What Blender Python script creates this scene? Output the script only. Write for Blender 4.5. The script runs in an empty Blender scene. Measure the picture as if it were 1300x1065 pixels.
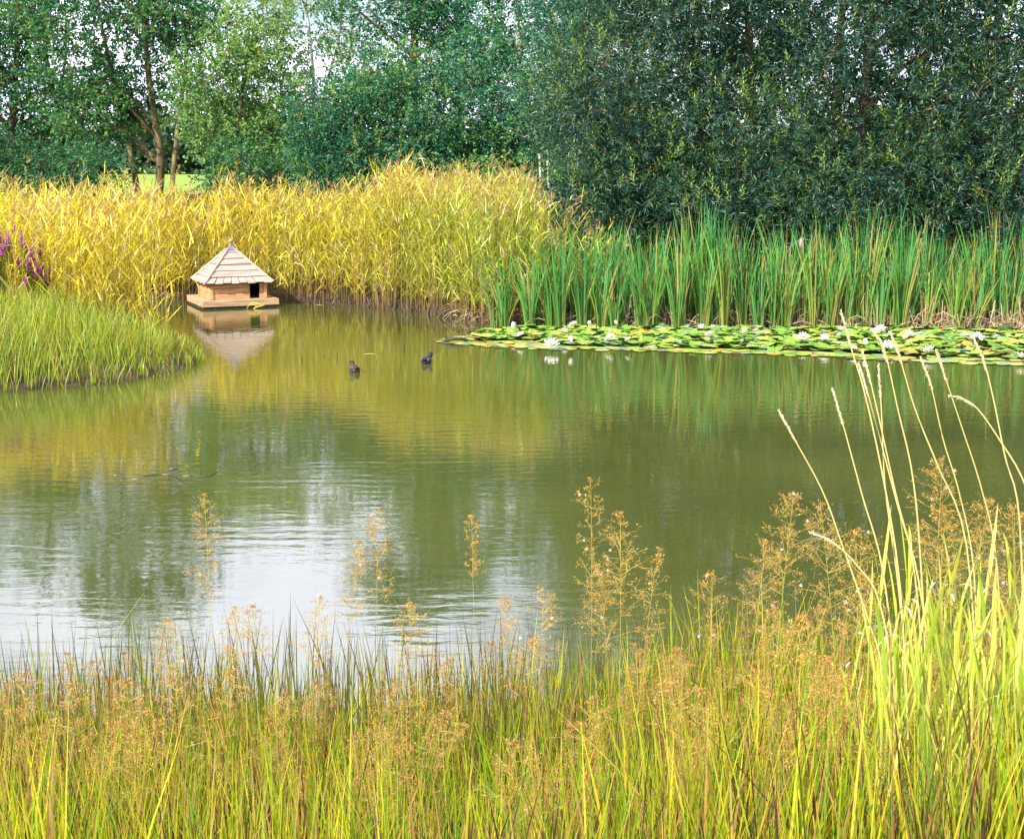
import bpy, math, random
import numpy as np
from mathutils import Vector, Matrix

rng = np.random.default_rng(7)
random.seed(7)
sc = bpy.context.scene
COL = sc.collection

# ------------------------------------------------------------------ camera
EYE = 2.7
F_PX = 1800.0
PITCH = math.atan((487.5 - 205.0) / F_PX)
cam_d = bpy.data.cameras.new('camera')
cam = bpy.data.objects.new('camera', cam_d)
COL.objects.link(cam)
cam.location = (0, 0, EYE)
cam.rotation_euler = (math.pi / 2 - PITCH, 0, 0)
cam_d.sensor_width = 36.0
cam_d.sensor_fit = 'HORIZONTAL'
cam_d.lens = F_PX / 1300.0 * 36.0
cam_d.shift_y = -45.0 / 1300.0
cam_d.clip_end = 3000
sc.camera = cam

# ------------------------------------------------------------------ sky and sun
SUN = Vector((-0.52, -0.62, 0.58)).normalized()
w = bpy.data.worlds.new('World')
sc.world = w
w.use_nodes = True
nt = w.node_tree
nt.nodes.clear()
out = nt.nodes.new('ShaderNodeOutputWorld')
bg = nt.nodes.new('ShaderNodeBackground')
bg.inputs['Strength'].default_value = 0.1
sky = nt.nodes.new('ShaderNodeTexSky')
sky.sky_type = 'NISHITA'
sky.sun_disc = False
sky.sun_elevation = math.asin(SUN.z)
sky.sun_rotation = math.atan2(SUN.x, SUN.y)
tc = nt.nodes.new('ShaderNodeTexCoord')
mp = nt.nodes.new('ShaderNodeMapping')
mp.inputs['Scale'].default_value = (1, 1, 2.6)
nz = nt.nodes.new('ShaderNodeTexNoise')
nz.inputs['Scale'].default_value = 3.2
nz.inputs['Detail'].default_value = 7
rp = nt.nodes.new('ShaderNodeValToRGB')
rp.color_ramp.elements[0].position = 0.36
rp.color_ramp.elements[1].position = 0.56
mx = nt.nodes.new('ShaderNodeMix')
mx.data_type = 'RGBA'
mx.inputs[7].default_value = (13.6, 14.0, 17.0, 1)
nt.links.new(tc.outputs['Generated'], mp.inputs['Vector'])
nt.links.new(mp.outputs['Vector'], nz.inputs['Vector'])
nt.links.new(nz.outputs['Fac'], rp.inputs['Fac'])
nt.links.new(rp.outputs['Color'], mx.inputs['Factor'])
nt.links.new(sky.outputs['Color'], mx.inputs[6])
nt.links.new(mx.outputs[2], bg.inputs['Color'])
nt.links.new(bg.outputs['Background'], out.inputs['Surface'])

sl = bpy.data.lights.new('sun', 'SUN')
sl.energy = 5.0
sl.angle = math.radians(0.6)
sl.color = (1.0, 0.93, 0.80)
so = bpy.data.objects.new('sun', sl)
COL.objects.link(so)
so.rotation_euler = SUN.to_track_quat('Z', 'Y').to_euler()
so.location = (-20, -25, 30)

sc.view_settings.view_transform = 'Standard'
sc.view_settings.look = 'None'
sc.view_settings.gamma = 1.0
sc.view_settings.use_curve_mapping = False
sc.view_settings.exposure = 0.82
sc.cycles.max_bounces = 5
sc.cycles.diffuse_bounces = 2
sc.cycles.glossy_bounces = 3
sc.cycles.transmission_bounces = 4
sc.cycles.caustics_reflective = False
sc.cycles.caustics_refractive = False


# ------------------------------------------------------------------ helpers
CP, SP = math.cos(PITCH), math.sin(PITCH)


def ray(px, py):
    a = (px - 650.0) / F_PX
    b = -(py - 487.5) / F_PX
    return np.array((a, CP + b * SP, -SP + b * CP))


def W(px, py, z=0.0):
    """point of the horizontal plane at height z seen at a place of the photograph"""
    r = ray(px, py)
    t = (z - EYE) / r[2]
    return np.array((r[0] * t, r[1] * t, z))


def D(px, py, d):
    """point at ground distance d seen at a place of the photograph"""
    r = ray(px, py)
    t = d / r[1]
    return np.array((r[0] * t, d, EYE + r[2] * t))


def nrm(v):
    n = np.linalg.norm(v, axis=-1, keepdims=True)
    return v / np.maximum(n, 1e-9)


def U(a, b, n):
    return rng.uniform(a, b, n)


def lerp(a, b, t):
    return np.array(a) + (np.array(b) - np.array(a)) * t[:, None]


class Soup:
    """collects ribbons, leaves and tubes and links them as ONE mesh object"""

    def __init__(s):
        s.v, s.c, s.q, s.t, s.n = [], [], [], [], 0

    def _add(s, v, c, quads=None, tris=None):
        v = v.reshape(-1, 3)
        c = np.broadcast_to(c, (len(v), 3))
        s.v.append(v.astype(np.float32))
        s.c.append(c.astype(np.float32))
        if quads is not None:
            s.q.append((quads + s.n).astype(np.int32).reshape(-1, 4))
        if tris is not None:
            s.t.append((tris + s.n).astype(np.int32).reshape(-1, 3))
        s.n += len(v)

    def ribbons(s, P, hw, side, col, col_tip=None, power=1.0):
        """P (N,K,3) centre lines, hw (N,K) half widths, side (N,3)"""
        N, K = P.shape[:2]
        if side.ndim == 2:
            side = side[:, None, :]
        V = np.stack([P - side * hw[..., None], P + side * hw[..., None]], axis=2)
        col = np.broadcast_to(col, (N, 3))
        if col_tip is None:
            C = np.broadcast_to(col[:, None, None, :], (N, K, 2, 3))
        else:
            t = (np.linspace(0, 1, K) ** power)[None, :, None]
            ct = np.broadcast_to(col_tip, (N, 3))
            C = col[:, None, :] * (1 - t) + ct[:, None, :] * t
            C = np.repeat(C[:, :, None, :], 2, axis=2)
        base = (np.arange(N) * K * 2)[:, None]
        k = (np.arange(K - 1) * 2)[None, :]
        b = base + k
        q = np.stack([b, b + 1, b + 3, b + 2], axis=-1)
        s._add(V, C.reshape(-1, 3), quads=q)

    def leaves(s, pos, d, side, ln, wd, col, fold=0.25, at=0.45):
        """two-triangle leaves: base, right, tip, left"""
        N = len(pos)
        ln = np.broadcast_to(ln, N)[:, None]
        wd = np.broadcast_to(wd, N)[:, None]
        up = np.cross(side, d)
        mid = pos + d * ln * at
        V = np.stack([pos, mid + side * wd * .5 + up * wd * fold, pos + d * ln, mid - side * wd * .5 + up * wd * fold], axis=1)
        C = np.repeat(np.broadcast_to(col, (N, 3))[:, None, :], 4, axis=1)
        b = (np.arange(N) * 4)[:, None]
        t = np.concatenate([b + np.array([[0, 1, 2]]), b + np.array([[0, 2, 3]])], axis=0)
        s._add(V, C.reshape(-1, 3), tris=t)

    def tubes(s, P, R, col, n=5):
        """P (N,K,3), R (N,K)"""
        N, K = P.shape[:2]
        T = np.empty_like(P)
        T[:, 1:-1] = P[:, 2:] - P[:, :-2]
        T[:, 0] = P[:, 1] - P[:, 0]
        T[:, -1] = P[:, -1] - P[:, -2]
        T = nrm(T)
        ref = np.where(np.abs(T[..., 2:3]) > .9, np.array([1., 0, 0]), np.array([0, 0, 1.]))
        A = nrm(np.cross(T, ref))
        B = np.cross(T, A)
        an = np.arange(n) * 2 * math.pi / n
        V = P[:, :, None, :] + R[:, :, None, None] * (A[:, :, None, :] * np.cos(an)[None, None, :, None] + B[:, :, None, :] * np.sin(an)[None, None, :, None])
        C = np.broadcast_to(np.broadcast_to(col, (N, 3))[:, None, None, :], (N, K, n, 3))
        base = (np.arange(N) * K * n)[:, None, None]
        k = (np.arange(K - 1) * n)[None, :, None]
        j = np.arange(n)[None, None, :]
        j2 = (j + 1) % n
        b = base + k
        q = np.stack([b + j, b + j2, b + n + j2, b + n + j], axis=-1)
        s._add(V, C.reshape(-1, 3), quads=q)

    def mesh(s, name, mat, smooth=False):
        me = bpy.data.meshes.new(name)
        v = np.concatenate(s.v)
        c = np.concatenate(s.c)
        q = np.concatenate(s.q) if s.q else np.zeros((0, 4), np.int32)
        t = np.concatenate(s.t) if s.t else np.zeros((0, 3), np.int32)
        me.vertices.add(len(v))
        me.vertices.foreach_set('co', v.ravel())
        me.loops.add(q.size + t.size)
        me.loops.foreach_set('vertex_index', np.concatenate([q.ravel(), t.ravel()]))
        me.polygons.add(len(q) + len(t))
        ls = np.concatenate([np.arange(len(q)) * 4, q.size + np.arange(len(t)) * 3]).astype(np.int32)
        me.polygons.foreach_set('loop_start', ls)
        if smooth:
            me.polygons.foreach_set('use_smooth', np.ones(len(ls), bool))
        a = me.attributes.new('col', 'FLOAT_COLOR', 'POINT')
        ca = np.ones((len(c), 4), np.float32)
        ca[:, :3] = c
        a.data.foreach_set('color', ca.ravel())
        me.materials.append(mat)
        me.update(calc_edges=True)
        return me

    def build(s, name, mat, parent=None, kind=None, smooth=False):
        return link(name, s.mesh(name, mat, smooth), parent, kind)


def link(name, me, parent=None, kind=None):
    o = bpy.data.objects.new(name, me)
    COL.objects.link(o)
    if parent is not None:
        o.parent = parent
    if kind:
        o['kind'] = kind
    return o


def tag(o, label, cat=None, group=None, kind=None):
    if label:
        o['label'] = label
    if cat:
        o['category'] = cat
    if group:
        o['group'] = group
    if kind:
        o['kind'] = kind
    return o


def thing(name, label, cat, loc=(0, 0, 0), rz=0.0, group=None):
    o = bpy.data.objects.new(name, None)
    o.empty_display_size = .1
    COL.objects.link(o)
    o.location = [float(a) for a in loc]
    o.rotation_euler = (0, 0, rz)
    return tag(o, label, cat, group)


def copy_tree(o, parent=None):
    c = o.copy()
    COL.objects.link(c)
    c.parent = parent
    for ch in list(o.children):
        copy_tree(ch, c)
    return c


def pymesh(name, verts, faces, mat, smooth=False):
    me = bpy.data.meshes.new(name)
    me.from_pydata([tuple(map(float, v)) for v in verts], [], faces)
    if smooth:
        me.polygons.foreach_set('use_smooth', [True] * len(faces))
    me.materials.append(mat)
    me.update()
    return me


def box_verts(x0, x1, y0, y1, z0, z1):
    return [(x0, y0, z0), (x1, y0, z0), (x1, y1, z0), (x0, y1, z0), (x0, y0, z1), (x1, y0, z1), (x1, y1, z1), (x0, y1, z1)]


BOXF = [(0, 3, 2, 1), (4, 5, 6, 7), (0, 1, 5, 4), (1, 2, 6, 5), (2, 3, 7, 6), (3, 0, 4, 7)]


# ------------------------------------------------------------------ materials
def mat_new(name):
    m = bpy.data.materials.new(name)
    m.use_nodes = True
    m.node_tree.nodes.clear()
    o = m.node_tree.nodes.new('ShaderNodeOutputMaterial')
    return m, m.node_tree, o


def leaf_mat(name, trans=0.35, gloss=0.06, rough=0.35, tcol=(1.25, 1.15, 0.5), noise=0.0):
    m, t, o = mat_new(name)
    at = t.nodes.new('ShaderNodeAttribute')
    at.attribute_name = 'col'
    col = at.outputs['Color']
    if noise:
        g = t.nodes.new('ShaderNodeNewGeometry')
        n = t.nodes.new('ShaderNodeTexNoise')
        n.inputs['Scale'].default_value = noise
        r = t.nodes.new('ShaderNodeMapRange')
        r.inputs[1].default_value = .3
        r.inputs[2].default_value = .7
        r.inputs[3].default_value = .7
        r.inputs[4].default_value = 1.25
        k = t.nodes.new('ShaderNodeVectorMath')
        k.operation = 'SCALE'
        t.links.new(g.outputs['Position'], n.inputs['Vector'])
        t.links.new(n.outputs['Fac'], r.inputs[0])
        t.links.new(col, k.inputs[0])
        t.links.new(r.outputs[0], k.inputs['Scale'])
        col = k.outputs[0]
    d = t.nodes.new('ShaderNodeBsdfDiffuse')
    tr = t.nodes.new('ShaderNodeBsdfTranslucent')
    mu = t.nodes.new('ShaderNodeVectorMath')
    mu.operation = 'MULTIPLY'
    mu.inputs[1].default_value = tcol
    gl = t.nodes.new('ShaderNodeBsdfGlossy')
    gl.inputs['Roughness'].default_value = rough
    gl.inputs['Color'].default_value = (.9, .95, 1, 1)
    a = t.nodes.new('ShaderNodeMixShader')
    a.inputs[0].default_value = trans
    b = t.nodes.new('ShaderNodeMixShader')
    b.inputs[0].default_value = gloss
    t.links.new(col, d.inputs['Color'])
    t.links.new(col, mu.inputs[0])
    t.links.new(mu.outputs[0], tr.inputs['Color'])
    t.links.new(d.outputs[0], a.inputs[1])
    t.links.new(tr.outputs[0], a.inputs[2])
    t.links.new(a.outputs[0], b.inputs[1])
    t.links.new(gl.outputs[0], b.inputs[2])
    t.links.new(b.outputs[0], o.inputs['Surface'])
    return m


M_LEAF = leaf_mat('tree_leaf', .32, .018, .42)
M_WILLOW = leaf_mat('willow_leaf', .25, .035, .38, tcol=(1.2, 1.2, .5))
M_REED = leaf_mat('reed_leaf', .35, .02, .45, tcol=(1.2, 1.1, .45))
M_GRASS = leaf_mat('grass_blade', .40, .02, .4, tcol=(1.2, 1.15, .4))
M_DRY = leaf_mat('dry_stalk', .2, .02, .5, tcol=(1.1, 1.0, .8))
M_PETAL = leaf_mat('flower_petal', .3, .03, .5, tcol=(1, 1, 1))


def noise_mat(name, cols, scale=5.0, rough=.8, bump=0.0, bscale=None, stretch=(1, 1, 1), detail=6, spec=.3, coords='Object', distort=0.0):
    """principled with a noise-driven colour ramp: cols = [(pos, rgb), ...]"""
    m, t, o = mat_new(name)
    tcn = t.nodes.new('ShaderNodeTexCoord')
    mpn = t.nodes.new('ShaderNodeMapping')
    mpn.inputs['Scale'].default_value = stretch
    n = t.nodes.new('ShaderNodeTexNoise')
    n.inputs['Scale'].default_value = scale
    n.inputs['Detail'].default_value = detail
    n.inputs['Distortion'].default_value = distort
    r = t.nodes.new('ShaderNodeValToRGB')
    while len(r.color_ramp.elements) < len(cols):
        r.color_ramp.elements.new(.5)
    for e, (p, c) in zip(r.color_ramp.elements, cols):
        e.position = p
        e.color = (*c, 1)
    pb = t.nodes.new('ShaderNodeBsdfPrincipled')
    pb.inputs['Roughness'].default_value = rough
    pb.inputs['Specular IOR Level'].default_value = spec
    t.links.new(tcn.outputs[coords], mpn.inputs['Vector'])
    t.links.new(mpn.outputs[0], n.inputs['Vector'])
    t.links.new(n.outputs['Fac'], r.inputs['Fac'])
    t.links.new(r.outputs['Color'], pb.inputs['Base Color'])
    if bump:
        n2 = t.nodes.new('ShaderNodeTexNoise')
        n2.inputs['Scale'].default_value = bscale or scale * 3
        n2.inputs['Detail'].default_value = 6
        bm = t.nodes.new('ShaderNodeBump')
        bm.inputs['Strength'].default_value = .8
        bm.inputs['Distance'].default_value = bump
        t.links.new(mpn.outputs[0], n2.inputs['Vector'])
        t.links.new(n2.outputs['Fac'], bm.inputs['Height'])
        t.links.new(bm.outputs[0], pb.inputs['Normal'])
    t.links.new(pb.outputs[0], o.inputs['Surface'])
    return m


M_BARK = noise_mat('brown_bark', [(.3, (.045, .032, .02)), (.55, (.09, .070, .045)), (.75, (.15, .12, .08))], 7, .9, .02, 22, (1, 1, .22))
M_BARK_OCHRE = noise_mat('ochre_bark', [(.3, (.06, .045, .02)), (.55, (.18, .14, .065)), (.75, (.30, .25, .13))], 7, .9, .02, 22, (1, 1, .22))
M_BIRCH = noise_mat('pale_bark', [(.36, (.07, .06, .05)), (.46, (.45, .42, .36)), (.75, (.62, .60, .54))], 4, .8, .008, 15, (1, 1, 1.6))
M_MUD = noise_mat('mud', [(.3, (.02, .014, .012)), (.6, (.055, .04, .03)), (.8, (.10, .08, .05))], 5, .8, .03)
M_WOOD_DARK = noise_mat('wet_wood', [(.3, (.02, .014, .014)), (.6, (.07, .05, .045)), (.8, (.15, .12, .10))], 14, .6, .01, 30)

# ------------------------------------------------------------------ pond outline and terrain
POND = [W(60, 383), W(150, 383), W(235, 381), W(330, 381), W(400, 385.5), W(470, 390), W(540, 398), W(580, 404), W(625, 411),
        W(700, 415), W(850, 417), W(1000, 418), W(1150, 419), W(1300, 421), np.array((11, 22.2, 0)), np.array((14.5, 20, 0)),
        np.array((15.5, 14, 0)), np.array((13, 8, 0)), np.array((8, 6.4, 0)), np.array((4, 6.0, 0)), np.array((1.5, 5.7, 0)),
        np.array((-1, 5.4, 0)), np.array((-4, 5.3, 0)), np.array((-8, 5.5, 0)), np.array((-13, 8, 0)), np.array((-14, 13, 0)),
        np.array((-10, 15.9, 0)), W(-40, 500), W(40, 495), W(130, 488), W(190, 479), W(238, 469), W(258, 459), W(250, 449),
        W(215, 438), W(170, 427), W(110, 417), W(40, 408), np.array((-11, 24.5, 0)), np.array((-11, 26.5, 0))]
POND = np.array([p[:2] for p in POND])


def sd_pond(x, y):
    """distance to the shore, positive on land"""
    p = np.stack([x, y], -1)
    a = POND
    b = np.roll(POND, -1, 0)
    best = np.full(x.shape, 1e9)
    inside = np.zeros(x.shape, bool)
    for i in range(len(a)):
        e = b[i] - a[i]
        wv = p - a[i]
        t = np.clip((wv @ e) / (e @ e), 0, 1)
        dd = np.linalg.norm(wv - t[..., None] * e, axis=-1)
        best = np.minimum(best, dd)
        c = ((a[i][1] > y) != (b[i][1] > y)) & (x < e[0] * (y - a[i][1]) / (e[1] if abs(e[1]) > 1e-9 else 1e-9) + a[i][0])
        inside ^= c
    return np.where(inside, -best, best)


def smooth(t):
    t = np.clip(t, 0, 1)
    return t * t * (3 - 2 * t)


def ground_z(x, y):
    x = np.asarray(x, float)
    y = np.asarray(y, float)
    s = sd_pond(x, y)
    far = .10 * smooth(s / .4) + .35 * smooth((s - .3) / 2.4) + 1.25 * smooth((s - 2.0) / 5.5)
    near = .08 * smooth(s / .3) + 1.0 * smooth((s - .1) / 4.2)
    side = .10 * smooth(s / .5) + .25 * smooth((s - .3) / 2.5)
    fy = smooth((y - 22.5) / 2.5)
    ny = smooth((9 - y) / 2.0)
    z = far * fy + (1 - fy) * (near * ny + side * (1 - ny) + 1.3 * smooth((s - 4) / 8) * (1 - ny))
    z = np.where(s > 0, z, np.maximum(s * .55, -.9))
    bumps = .05 * np.sin(x * 1.7 + 1) * np.sin(y * 1.3) + .03 * np.sin(x * 4.1) * np.sin(y * 3.7 + 2)
    z = z + bumps * np.clip(s, 0, 1)
    dist = np.hypot(x, y)
    z = z + smooth((dist - 60) / 120) * (-.35) + smooth((dist - 250) / 500) * 4
    return z


gx = np.concatenate([-np.geomspace(700, 16, 26), np.arange(-15.5, 15.6, .28), np.geomspace(16, 700, 26)])
gy = np.concatenate([-np.geomspace(60, 3, 12), np.arange(-2.5, 36, .28), np.geomspace(36.5, 900, 40)])
GX, GY = np.meshgrid(gx, gy, indexing='ij')
GZ = ground_z(GX, GY)
nx_, ny_ = len(gx), len(gy)
gv = np.stack([GX, GY, GZ], -1).reshape(-1, 3)
ii, jj = np.meshgrid(np.arange(nx_ - 1), np.arange(ny_ - 1), indexing='ij')
b0 = (ii * ny_ + jj).ravel()
gq = np.stack([b0, b0 + ny_, b0 + ny_ + 1, b0 + 1], -1)


def ground_mat():
    m, t, o = mat_new('ground_soil_and_turf')
    g = t.nodes.new('ShaderNodeNewGeometry')
    sx = t.nodes.new('ShaderNodeSeparateXYZ')
    t.links.new(g.outputs['Position'], sx.inputs[0])
    n = t.nodes.new('ShaderNodeTexNoise')
    n.inputs['Scale'].default_value = 1.1
    n.inputs['Detail'].default_value = 9
    t.links.new(g.outputs['Position'], n.inputs['Vector'])
    turf = t.nodes.new('ShaderNodeValToRGB')
    for e, (p, c) in zip(turf.color_ramp.elements, [(.3, (.05, .075, .012)), (.7, (.15, .20, .03))]):
        e.position = p
        e.color = (*c, 1)
    soil = t.nodes.new('ShaderNodeValToRGB')
    for e, (p, c) in zip(soil.color_ramp.elements, [(.35, (.03, .02, .015)), (.7, (.12, .085, .05))]):
        e.position = p
        e.color = (*c, 1)
    fld = t.nodes.new('ShaderNodeRGB')
    fld.outputs[0].default_value = (.20, .29, .045, 1)
    t.links.new(n.outputs['Fac'], turf.inputs['Fac'])
    t.links.new(n.outputs['Fac'], soil.inputs['Fac'])
    mr = t.nodes.new('ShaderNodeMapRange')       # open mown field from 46 m outward
    mr.inputs[1].default_value = 42
    mr.inputs[2].default_value = 50
    t.links.new(sx.outputs[1], mr.inputs[0])
    mz = t.nodes.new('ShaderNodeMapRange')       # mud by the water
    mz.inputs[1].default_value = .12
    mz.inputs[2].default_value = .5
    t.links.new(sx.outputs[2], mz.inputs[0])
    ml = t.nodes.new('ShaderNodeMath')
    ml.operation = 'MULTIPLY'
    mn = t.nodes.new('ShaderNodeMapRange')
    mn.inputs[1].default_value = .42
    mn.inputs[2].default_value = .58
    t.links.new(n.outputs['Fac'], mn.inputs[0])
    t.links.new(mz.outputs[0], ml.inputs[0])
    t.links.new(mn.outputs[0], ml.inputs[1])
    m1 = t.nodes.new('ShaderNodeMix')
    m1.data_type = 'RGBA'
    t.links.new(ml.outputs[0], m1.inputs['Factor'])
    t.links.new(soil.outputs[0], m1.inputs[6])
    t.links.new(turf.outputs[0], m1.inputs[7])
    m2 = t.nodes.new('ShaderNodeMix')
    m2.data_type = 'RGBA'
    t.links.new(mr.outputs[0], m2.inputs['Factor'])
    t.links.new(m1.outputs[2], m2.inputs[6])
    t.links.new(fld.outputs[0], m2.inputs[7])
    pb = t.nodes.new('ShaderNodeBsdfPrincipled')
    pb.inputs['Roughness'].default_value = .95
    pb.inputs['Specular IOR Level'].default_value = .15
    bm = t.nodes.new('ShaderNodeBump')
    bm.inputs['Distance'].default_value = .06
    n3 = t.nodes.new('ShaderNodeTexNoise')
    n3.inputs['Scale'].default_value = 9
    n3.inputs['Detail'].default_value = 8
    t.links.new(g.outputs['Position'], n3.inputs['Vector'])
    t.links.new(n3.outputs['Fac'], bm.inputs['Height'])
    t.links.new(bm.outputs[0], pb.inputs['Normal'])
    t.links.new(m2.outputs[2], pb.inputs['Base Color'])
    t.links.new(pb.outputs[0], o.inputs['Surface'])
    return m


gs = Soup()
gs._add(gv, np.array([.1, .1, .1]), quads=gq)
tag(gs.build('ground', ground_mat(), smooth=True), 'muddy pond banks rising to open grass field', kind='structure')


def water_mat():
    m, t, o = mat_new('pond_water')
    g = t.nodes.new('ShaderNodeNewGeometry')
    mpa = t.nodes.new('ShaderNodeMapping')
    mpa.inputs['Scale'].default_value = (.55, 1.5, 1)
    mpa.inputs['Rotation'].default_value = (0, 0, math.radians(6))
    t.links.new(g.outputs['Position'], mpa.inputs['Vector'])
    n1 = t.nodes.new('ShaderNodeTexNoise')
    n1.inputs['Scale'].default_value = 5.0
    n1.inputs['Detail'].default_value = 3
    n1.inputs['Distortion'].default_value = .4
    n2 = t.nodes.new('ShaderNodeTexNoise')
    n2.inputs['Scale'].default_value = 16
    n2.inputs['Detail'].default_value = 2
    n3 = t.nodes.new('ShaderNodeTexNoise')
    n3.inputs['Scale'].default_value = .55
    n3.inputs['Detail'].default_value = 2
    for n in (n1, n2, n3):
        t.links.new(mpa.outputs[0], n.inputs['Vector'])
    # long ripple rings travelling out from the middle of the near water
    wv = t.nodes.new('ShaderNodeTexWave')
    wv.wave_type = 'RINGS'
    wv.rings_direction = 'SPHERICAL'
    wv.inputs['Scale'].default_value = 1.6
    wv.inputs['Distortion'].default_value = 2.2
    wv.inputs['Detail'].default_value = 2
    wv.inputs['Detail Scale'].default_value = .8
    mpb = t.nodes.new('ShaderNodeMapping')
    mpb.inputs['Location'].default_value = (2.0, -22, 0)
    t.links.new(g.outputs['Position'], mpb.inputs['Vector'])
    t.links.new(mpb.outputs[0], wv.inputs['Vector'])
    pr = t.nodes.new('ShaderNodeMapRange')      # patches of breeze
    pr.inputs[1].default_value = .40
    pr.inputs[2].default_value = .66
    pr.inputs[3].default_value = .35
    pr.inputs[4].default_value = 1.0
    t.links.new(n3.outputs['Fac'], pr.inputs[0])

    def mad(a, k, b=None):
        x = t.nodes.new('ShaderNodeMath')
        x.operation = 'MULTIPLY_ADD'
        t.links.new(a, x.inputs[0])
        x.inputs[1].default_value = k
        if b is None:
            x.inputs[2].default_value = 0
        else:
            t.links.new(b, x.inputs[2])
        return x.outputs[0]
    h = mad(n1.outputs['Fac'], 1.0)
    h = mad(n2.outputs['Fac'], .16, h)
    h = mad(wv.outputs['Fac'], .10, h)
    mm = t.nodes.new('ShaderNodeMath')
    mm.operation = 'MULTIPLY'
    t.links.new(h, mm.inputs[0])
    t.links.new(pr.outputs[0], mm.inputs[1])
    bm = t.nodes.new('ShaderNodeBump')
    bm.inputs['Strength'].default_value = 1.0
    bm.inputs['Distance'].default_value = WATER_BUMP
    t.links.new(h, bm.inputs['Height'])
    t.links.new(pr.outputs[0], bm.inputs['Strength'])
    pb = t.nodes.new('ShaderNodeBsdfPrincipled')
    pb.inputs['Roughness'].default_value = .03
    pb.inputs['IOR'].default_value = 2.45
    nc = t.nodes.new('ShaderNodeTexNoise')
    nc.inputs['Scale'].default_value = .35
    nc.inputs['Detail'].default_value = 4
    t.links.new(g.outputs['Position'], nc.inputs['Vector'])
    rc = t.nodes.new('ShaderNodeValToRGB')
    for e, (p, c) in zip(rc.color_ramp.elements, [(.35, (.052, .060, .012)), (.65, (.076, .084, .018))]):
        e.position = p
        e.color = (*c, 1)
    t.links.new(nc.outputs['Fac'], rc.inputs['Fac'])
    t.links.new(rc.outputs[0], pb.inputs['Base Color'])
    t.links.new(bm.outputs[0], pb.inputs['Normal'])
    t.links.new(pb.outputs[0], o.inputs['Surface'])
    return m


WATER_BUMP = .0034
tag(link('water', pymesh('water', [(-15.5, 4.2, 0), (17, 4.2, 0), (17, 29, 0), (-15.5, 29, 0)], [(0, 1, 2, 3)], water_mat())),
    'murky green pond water reflecting reeds trees and cloudy sky', kind='structure')


# ------------------------------------------------------------------ trees
def rand_dirs(n):
    v = rng.normal(size=(n, 3))
    return nrm(v)


def lobes_in(ells, n, r0, r1, shell=.55):
    """n round lobes spread near the surface of a few ellipsoids (cx,cy,cz,rx,ry,rz)"""
    e = np.array(ells, float)
    wt = e[:, 3] * e[:, 5]
    k = rng.choice(len(e), n, p=wt / wt.sum())
    d = rand_dirs(n)
    rr = shell + (1 - shell) * U(0, 1, n) ** .7
    c = e[k, :3] + d * e[k, 3:6] * rr[:, None]
    return c, U(r0, r1, n)


def crown_soup(s, lc, lr, n_spray, per, ln, wd, droop, cols, tip=0.3, out_bias=.9, spray_len=.38, sq=.75):
    lw = lr ** 2
    k = rng.choice(len(lc), n_spray, p=lw / lw.sum())
    d = rand_dirs(n_spray)
    f = .35 + .65 * U(0, 1, n_spray) ** .45
    off = d * (lr[k] * f)[:, None]
    off[:, 2] *= sq
    pos = lc[k] + off
    tw = nrm(d * out_bias + rand_dirs(n_spray) * .6 + np.array([0, 0, -droop]))
    L = spray_len * U(.6, 1.25, n_spray)
    lobe_tone = U(-1, 1, len(lc))
    st = .75 * lobe_tone[k] + .45 * U(-1, 1, n_spray)
    # leaves along each twig
    N = n_spray * per
    t = np.tile(np.linspace(.08, 1, per), n_spray) + U(-.05, .05, N)
    K = np.repeat(np.arange(n_spray), per)
    p = pos[K] + tw[K] * (L[K] * t)[:, None]
    p[:, 2] -= droop * .25 * (t ** 2) * L[K]
    rd = rand_dirs(N)
    sd_ = nrm(np.cross(tw[K], rd))
    ld = nrm(tw[K] * .55 + sd_ * .75 + np.array([0, 0, -droop * .35]))
    ls = nrm(np.cross(ld, rand_dirs(N)))
    lnn = ln * U(.45, 1.45, N)
    tone = np.clip(.5 + .33 * st[K] + .18 * U(-1, 1, N), 0, 1)
    ca, cb, cc = [np.array(c) for c in cols]
    c = np.where(tone[:, None] < .5, ca + (cb - ca) * (tone[:, None] * 2), cb + (cc - cb) * (tone[:, None] * 2 - 1))
    rare = U(0, 1, N) < .012
    c[rare] = np.array([.30, .22, .04])
    s.leaves(p, ld, ls, lnn, wd * U(.75, 1.25, N), c)
    return pos, tw, L


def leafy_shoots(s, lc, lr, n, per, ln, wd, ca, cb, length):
    """upright shoots standing out of the lobes, sunlit highlights painted in their bright colour, leaves set all round the stem"""
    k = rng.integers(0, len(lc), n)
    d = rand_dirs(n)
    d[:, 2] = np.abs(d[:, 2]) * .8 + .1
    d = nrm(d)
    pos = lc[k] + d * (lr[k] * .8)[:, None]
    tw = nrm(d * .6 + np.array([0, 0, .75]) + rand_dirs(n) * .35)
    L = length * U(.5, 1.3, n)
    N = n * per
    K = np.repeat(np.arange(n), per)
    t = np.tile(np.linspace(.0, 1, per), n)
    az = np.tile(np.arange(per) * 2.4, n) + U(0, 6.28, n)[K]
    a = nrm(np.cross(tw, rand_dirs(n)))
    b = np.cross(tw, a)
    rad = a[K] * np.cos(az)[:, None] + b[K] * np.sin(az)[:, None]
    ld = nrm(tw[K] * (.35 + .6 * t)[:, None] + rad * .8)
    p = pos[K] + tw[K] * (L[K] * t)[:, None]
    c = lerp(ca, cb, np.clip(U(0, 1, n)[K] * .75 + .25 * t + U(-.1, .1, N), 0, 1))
    s.leaves(p, ld, nrm(np.cross(ld, tw[K] + .01)), ln * U(.7, 1.2, N) * (1.1 - .4 * t), wd, c)


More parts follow.
